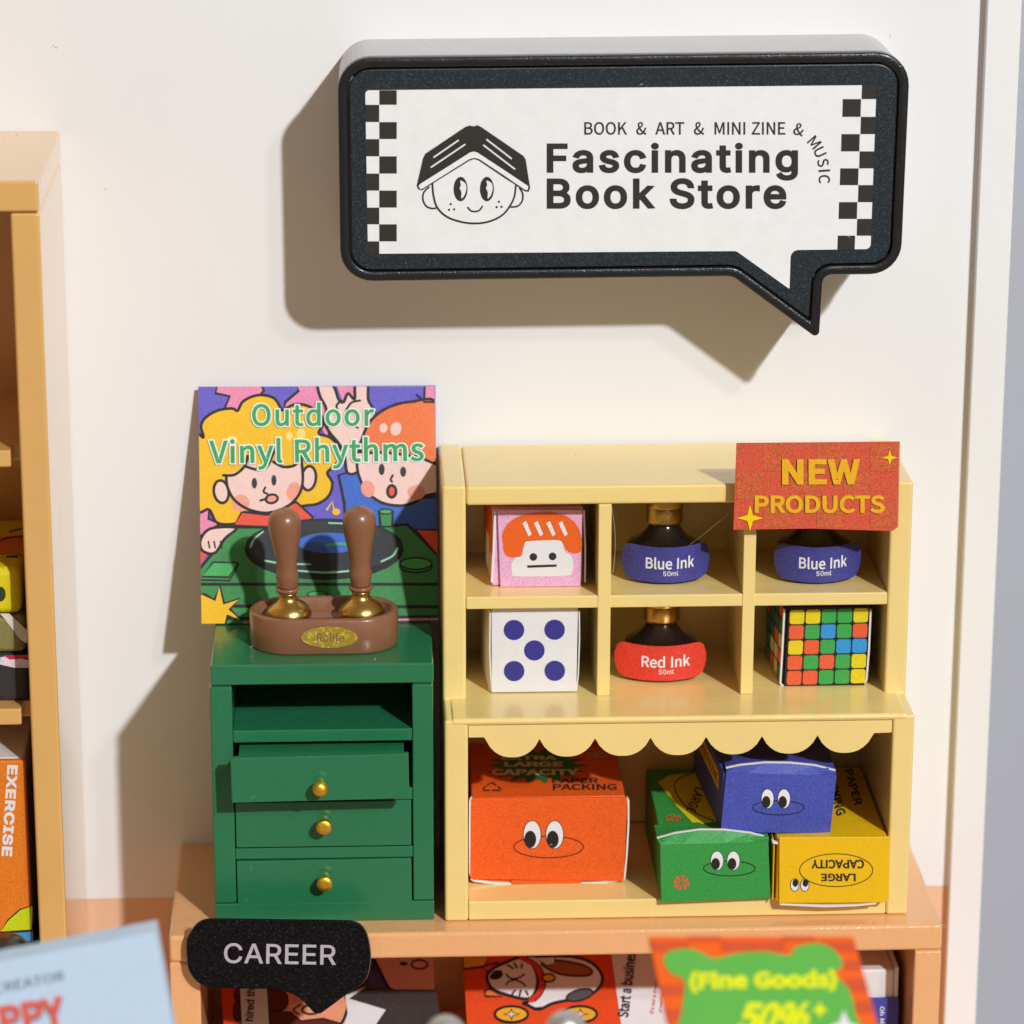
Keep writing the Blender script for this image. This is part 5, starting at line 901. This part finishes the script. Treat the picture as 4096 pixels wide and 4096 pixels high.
a = Art((0, 0, 1.7951), (0, 0, 1), crop=(0, 1700, .647), clip=[(-200, 545), (138, 545), (148, 820), (-200, 820)]); a.fill([(-200, 730), (40, 690), (150, 680), (160, 800), (-200, 800)], ink(220, 120, 60)); a.stroke([(-100, 760), (40, 700), (150, 690)], 10); a.stroke([(60, 660), (140, 640)], 8); a.fill([(40, 810), (110, 806), (108, 868), (36, 868)], BLACK); a.build('print', t)
t = thing('exercise_book', 'orange book lettered EXERCISE downwards on the bottom left shelf', 'book', (-.2, -.9, .141))
box('spine', -.62, .050, -.92, -.885, .205, 1.000, ink(245, 125, 20, .25), t, .010)
box('pages', -.60, .040, -.8845, -.35, .215, 1.000, paper((.75, .73, .7), .03), t, .01)
box('stand_foot', -.62, .050, -.90, -.35, .1415, .2045, ink(60, 120, 180), t, .01)
a = Art((0, -.92, 0), crop=(0, 2800, .6702))
a.text('EXERCISE', -215, 628, 330, 692, WHITE, .055, font='H', track=.06, rot=math.pi/2+.065)
a.build('lettering', t); a = Art((0, -.92, 0), crop=(0, 2800, .6702))
a.fill([(195, 1225), (120, 1250), (50, 1310), (0, 1385), (190, 1372), (196, 1300)], ink(200, 215, 20, .1), False, 8)
a.fill([(-60, 1395), (196, 1380), (198, 1440), (-60, 1452)], ink(65, 145, 205, .2), False, 6)
a.build('printed_hill', t)
bl = thing('grey_ball', 'dull grey metal ball at the bottom of the left shelf', 'ball', (.0, -1.35, .1))
lathe('ball', [(.10*math.sin(math.pi*i/16), .10-.10*math.cos(math.pi*i/16)) for i in range(1, 16)], tuple(at(35, 3925, -1.35)), metal('dull_steel', (.2, .2, .21), .35, .05), bl)

# ================================================================== OUT OF FOCUS FOREGROUND
FY = -3.3
fb = thing('pale_blue_book', 'blurred pale blue book with coral lettering in the lower left corner', 'book', (.2, FY, -1.25))
P = lambda x, y: at(x, y, FY)
q = [P(622, 3728), P(760, 4480), P(-700, 4750), P(-838, 4008)]
bk = [v+Vector((0, .10, 0)) for v in q]
mesh_obj('cover', q+bk, [(0, 1, 2, 3), (7, 6, 5, 4), (0, 4, 5, 1), (1, 5, 6, 2), (2, 6, 7, 3), (3, 7, 4, 0)], ink(204, 226, 252, .03), fb)
a = Art((0, FY, 0), crop=(0, 3650, .36232), base=.003)
a.text('CREATOR', -80, 640, 700, 745, ink(90, 105, 125), .0, rot=-.19, piv=(700, 660))
a.text('HAPPY', -560, 930, 705, 1250, ink(90, 150, 190), .05, rot=-.17, piv=(735, 1000)); a.text('HAPPY', -560, 910, 705, 1230, ink(248, 105, 85), .05, rot=-.17, piv=(705, 990))
a.build('lettering', fb)
rc = thing('price_card', 'blurred red checked price card with a green bear shape reading Fine Goods 50%', 'card', (2.9, FY, -1.25))
ui = Vector((0, math.cos(math.radians(32)), math.sin(math.radians(32)))); ni = Vector((0, -ui.z, ui.y)); pi_ = at(3004, 3746, FY)
Pc = lambda x, y: onplane(x, y, pi_, ni)
q = [Pc(2595, 3746), Pc(3413, 3746), Pc(3600, 4420), Pc(2745, 4440)]
mesh_obj('card', q+[v-ni*.02 for v in q], [(0, 1, 2, 3), (7, 6, 5, 4), (0, 4, 5, 1), (1, 5, 6, 2), (2, 6, 7, 3), (3, 7, 4, 0)], ink(250, 100, 22, .04), rc)
a = Art(pi_, ni, crop=(2550, 3700, .56936), clip=[(80, 82), (1515, 82), (1850, 1265), (345, 1300)], base=.003, step=.0015); CKR = ink(215, 85, 45, .03); BG_ = ink(98, 182, 75, .03); YG = ink(235, 238, 20, .02)
ROWS = [(70, 118, [(355, 580), (1010, 1240)]), (118, 190, [(60, 360), (590, 1030), (1260, 1600)]), (250, 320, [(1450, 1700)]), (380, 470, [(1450, 1680)]), (420, 500, [(120, 320)]), (540, 620, [(1530, 1750)]), (590, 680, [(140, 320)])]
for y0, y1, segs in ROWS:
    for x0, x1 in segs: a.fill([(x0, y0), (x1, y0), (x1+12, y1), (x0+12, y1)], CKR)
a.fill([(180, 250), (220, 190), (330, 170), (430, 185), (540, 235), (700, 200), (900, 190), (1060, 215), (1110, 160), (1250, 130), (1370, 170), (1440, 260), (1425, 310), (1390, 350), (1480, 450), (1530, 620), (1530, 900), (330, 900), (310, 620), (330, 400), (230, 340)], BG_, True)
a.text('(Fine Goods)', 365, 318, 1400, 478, YG, .06, rot=-.015)
a.text('50%', 690, 545, 1210, 760, YG, .05, shear=.35); star(a, 1282, 600, 62, 62, YG, .4)
star(a, 1450, 720, 110, 120, WHITE, .4)
a.build('lettering', rc)
mc = thing('metal_finial_rail', 'blurred silver rail with two round finials at the bottom edge of the photo', 'rail', (1.9, FY, .2))
for x, y, r in ((1783, 4140, .070), (2262, 4124, .072)):
    c = at(x, y, FY); c = Vector((c.x, FY, c.z-r))
    lathe('finial', [(r*math.sin(math.pi*i/16), r-r*math.cos(math.pi*i/16)) for i in range(1, 16)], tuple(c), STEEL, mc)
c = at(2020, 4175, FY)
bm = bmesh.new(); 
pts = [Vector((c.x-.22+.44*i/16, FY, c.z-.05+.075*math.sin(math.pi*i/16))) for i in range(17)]
vs, fs = [], []
for i, p in enumerate(pts):
    for j in range(10): t_ = 2*math.pi*j/10; vs.append(p+Vector((0, .025*math.cos(t_), .025*math.sin(t_))))
for i in range(16):
    for j in range(10): fs.append((i*10+j, i*10+(j+1) % 10, (i+1)*10+(j+1) % 10, (i+1)*10+j))
bm.free(); mesh_obj('rail', vs, fs, STEEL, mc, smooth=True)

# ================================================================== LINT AND LOOSE FIBRES
lv, lf = [], []
def fibre(p, q, sag, r=.0007):
    n_ = 9; b = len(lv); p, q = Vector(p), Vector(q)
    for i in range(n_+1):
        t_ = i/n_; c = p.lerp(q, t_)+Vector(sag)*math.sin(math.pi*t_)
        for j in range(4): a_ = math.pi/2*j; lv.append(c+Vector((r*math.cos(a_), 0, r*math.sin(a_))))
    for i in range(n_):
        for j in range(4): lf.append((b+i*4+j, b+i*4+(j+1) % 4, b+(i+1)*4+(j+1) % 4, b+(i+1)*4+j))
fibre(at(2936, 2034, -.64), at(2755, 2182, -.52), (0, 0, -.004)); fibre(at(2447, 2030, -.635), at(2452, 2290, -.60), (.012, 0, 0)); fibre(at(2462, 2200, -.60), at(2455, 2305, -.60), (.012, 0, 0))
for x, y, Y, k in ((205, 190, -.002, 20), (60, 545, -.7, 14), (225, 195, -.002, 12), (2560, 340, -.47, 12), (1700, 185, -.3, 14), (2150, 160, -.2, 12), (3010, 165, -.3, 14), (3560, 150, -.002, 12), (3380, 950, -.472, 20), (2300, 1820, -.35, 10), (1900, 2900, -.7, 9), (3100, 3690, -.95, 22), (2600, 3695, -.95, 16), (3780, 3710, -1.0, 20), (760, 3700, -.95, 14), (1000, 2590, -.7, 12), (1500, 2640, -.84, 9), (1240, 2590, -.73, 10), (420, 760, -.002, 10), (1380, 1010, -.47, 12), (2900, 3200, -.86, 9), (2200, 3380, -.715, 9)):
    p = at(x, y, Y); d = random.uniform(0, 3.1); l_ = k/1000
    fibre(p, p+Vector((l_*math.cos(d), -.001, l_*math.sin(d)*.6)), (l_*.3*math.sin(d), 0, l_*.3), .0012)
o = mesh_obj('lint', lv, lf, matte('lint_grey', (.50, .45, .38), .6)); o['kind'] = 'stuff'; o['label'] = 'loose fibres and lint caught on the shelves and the wall'
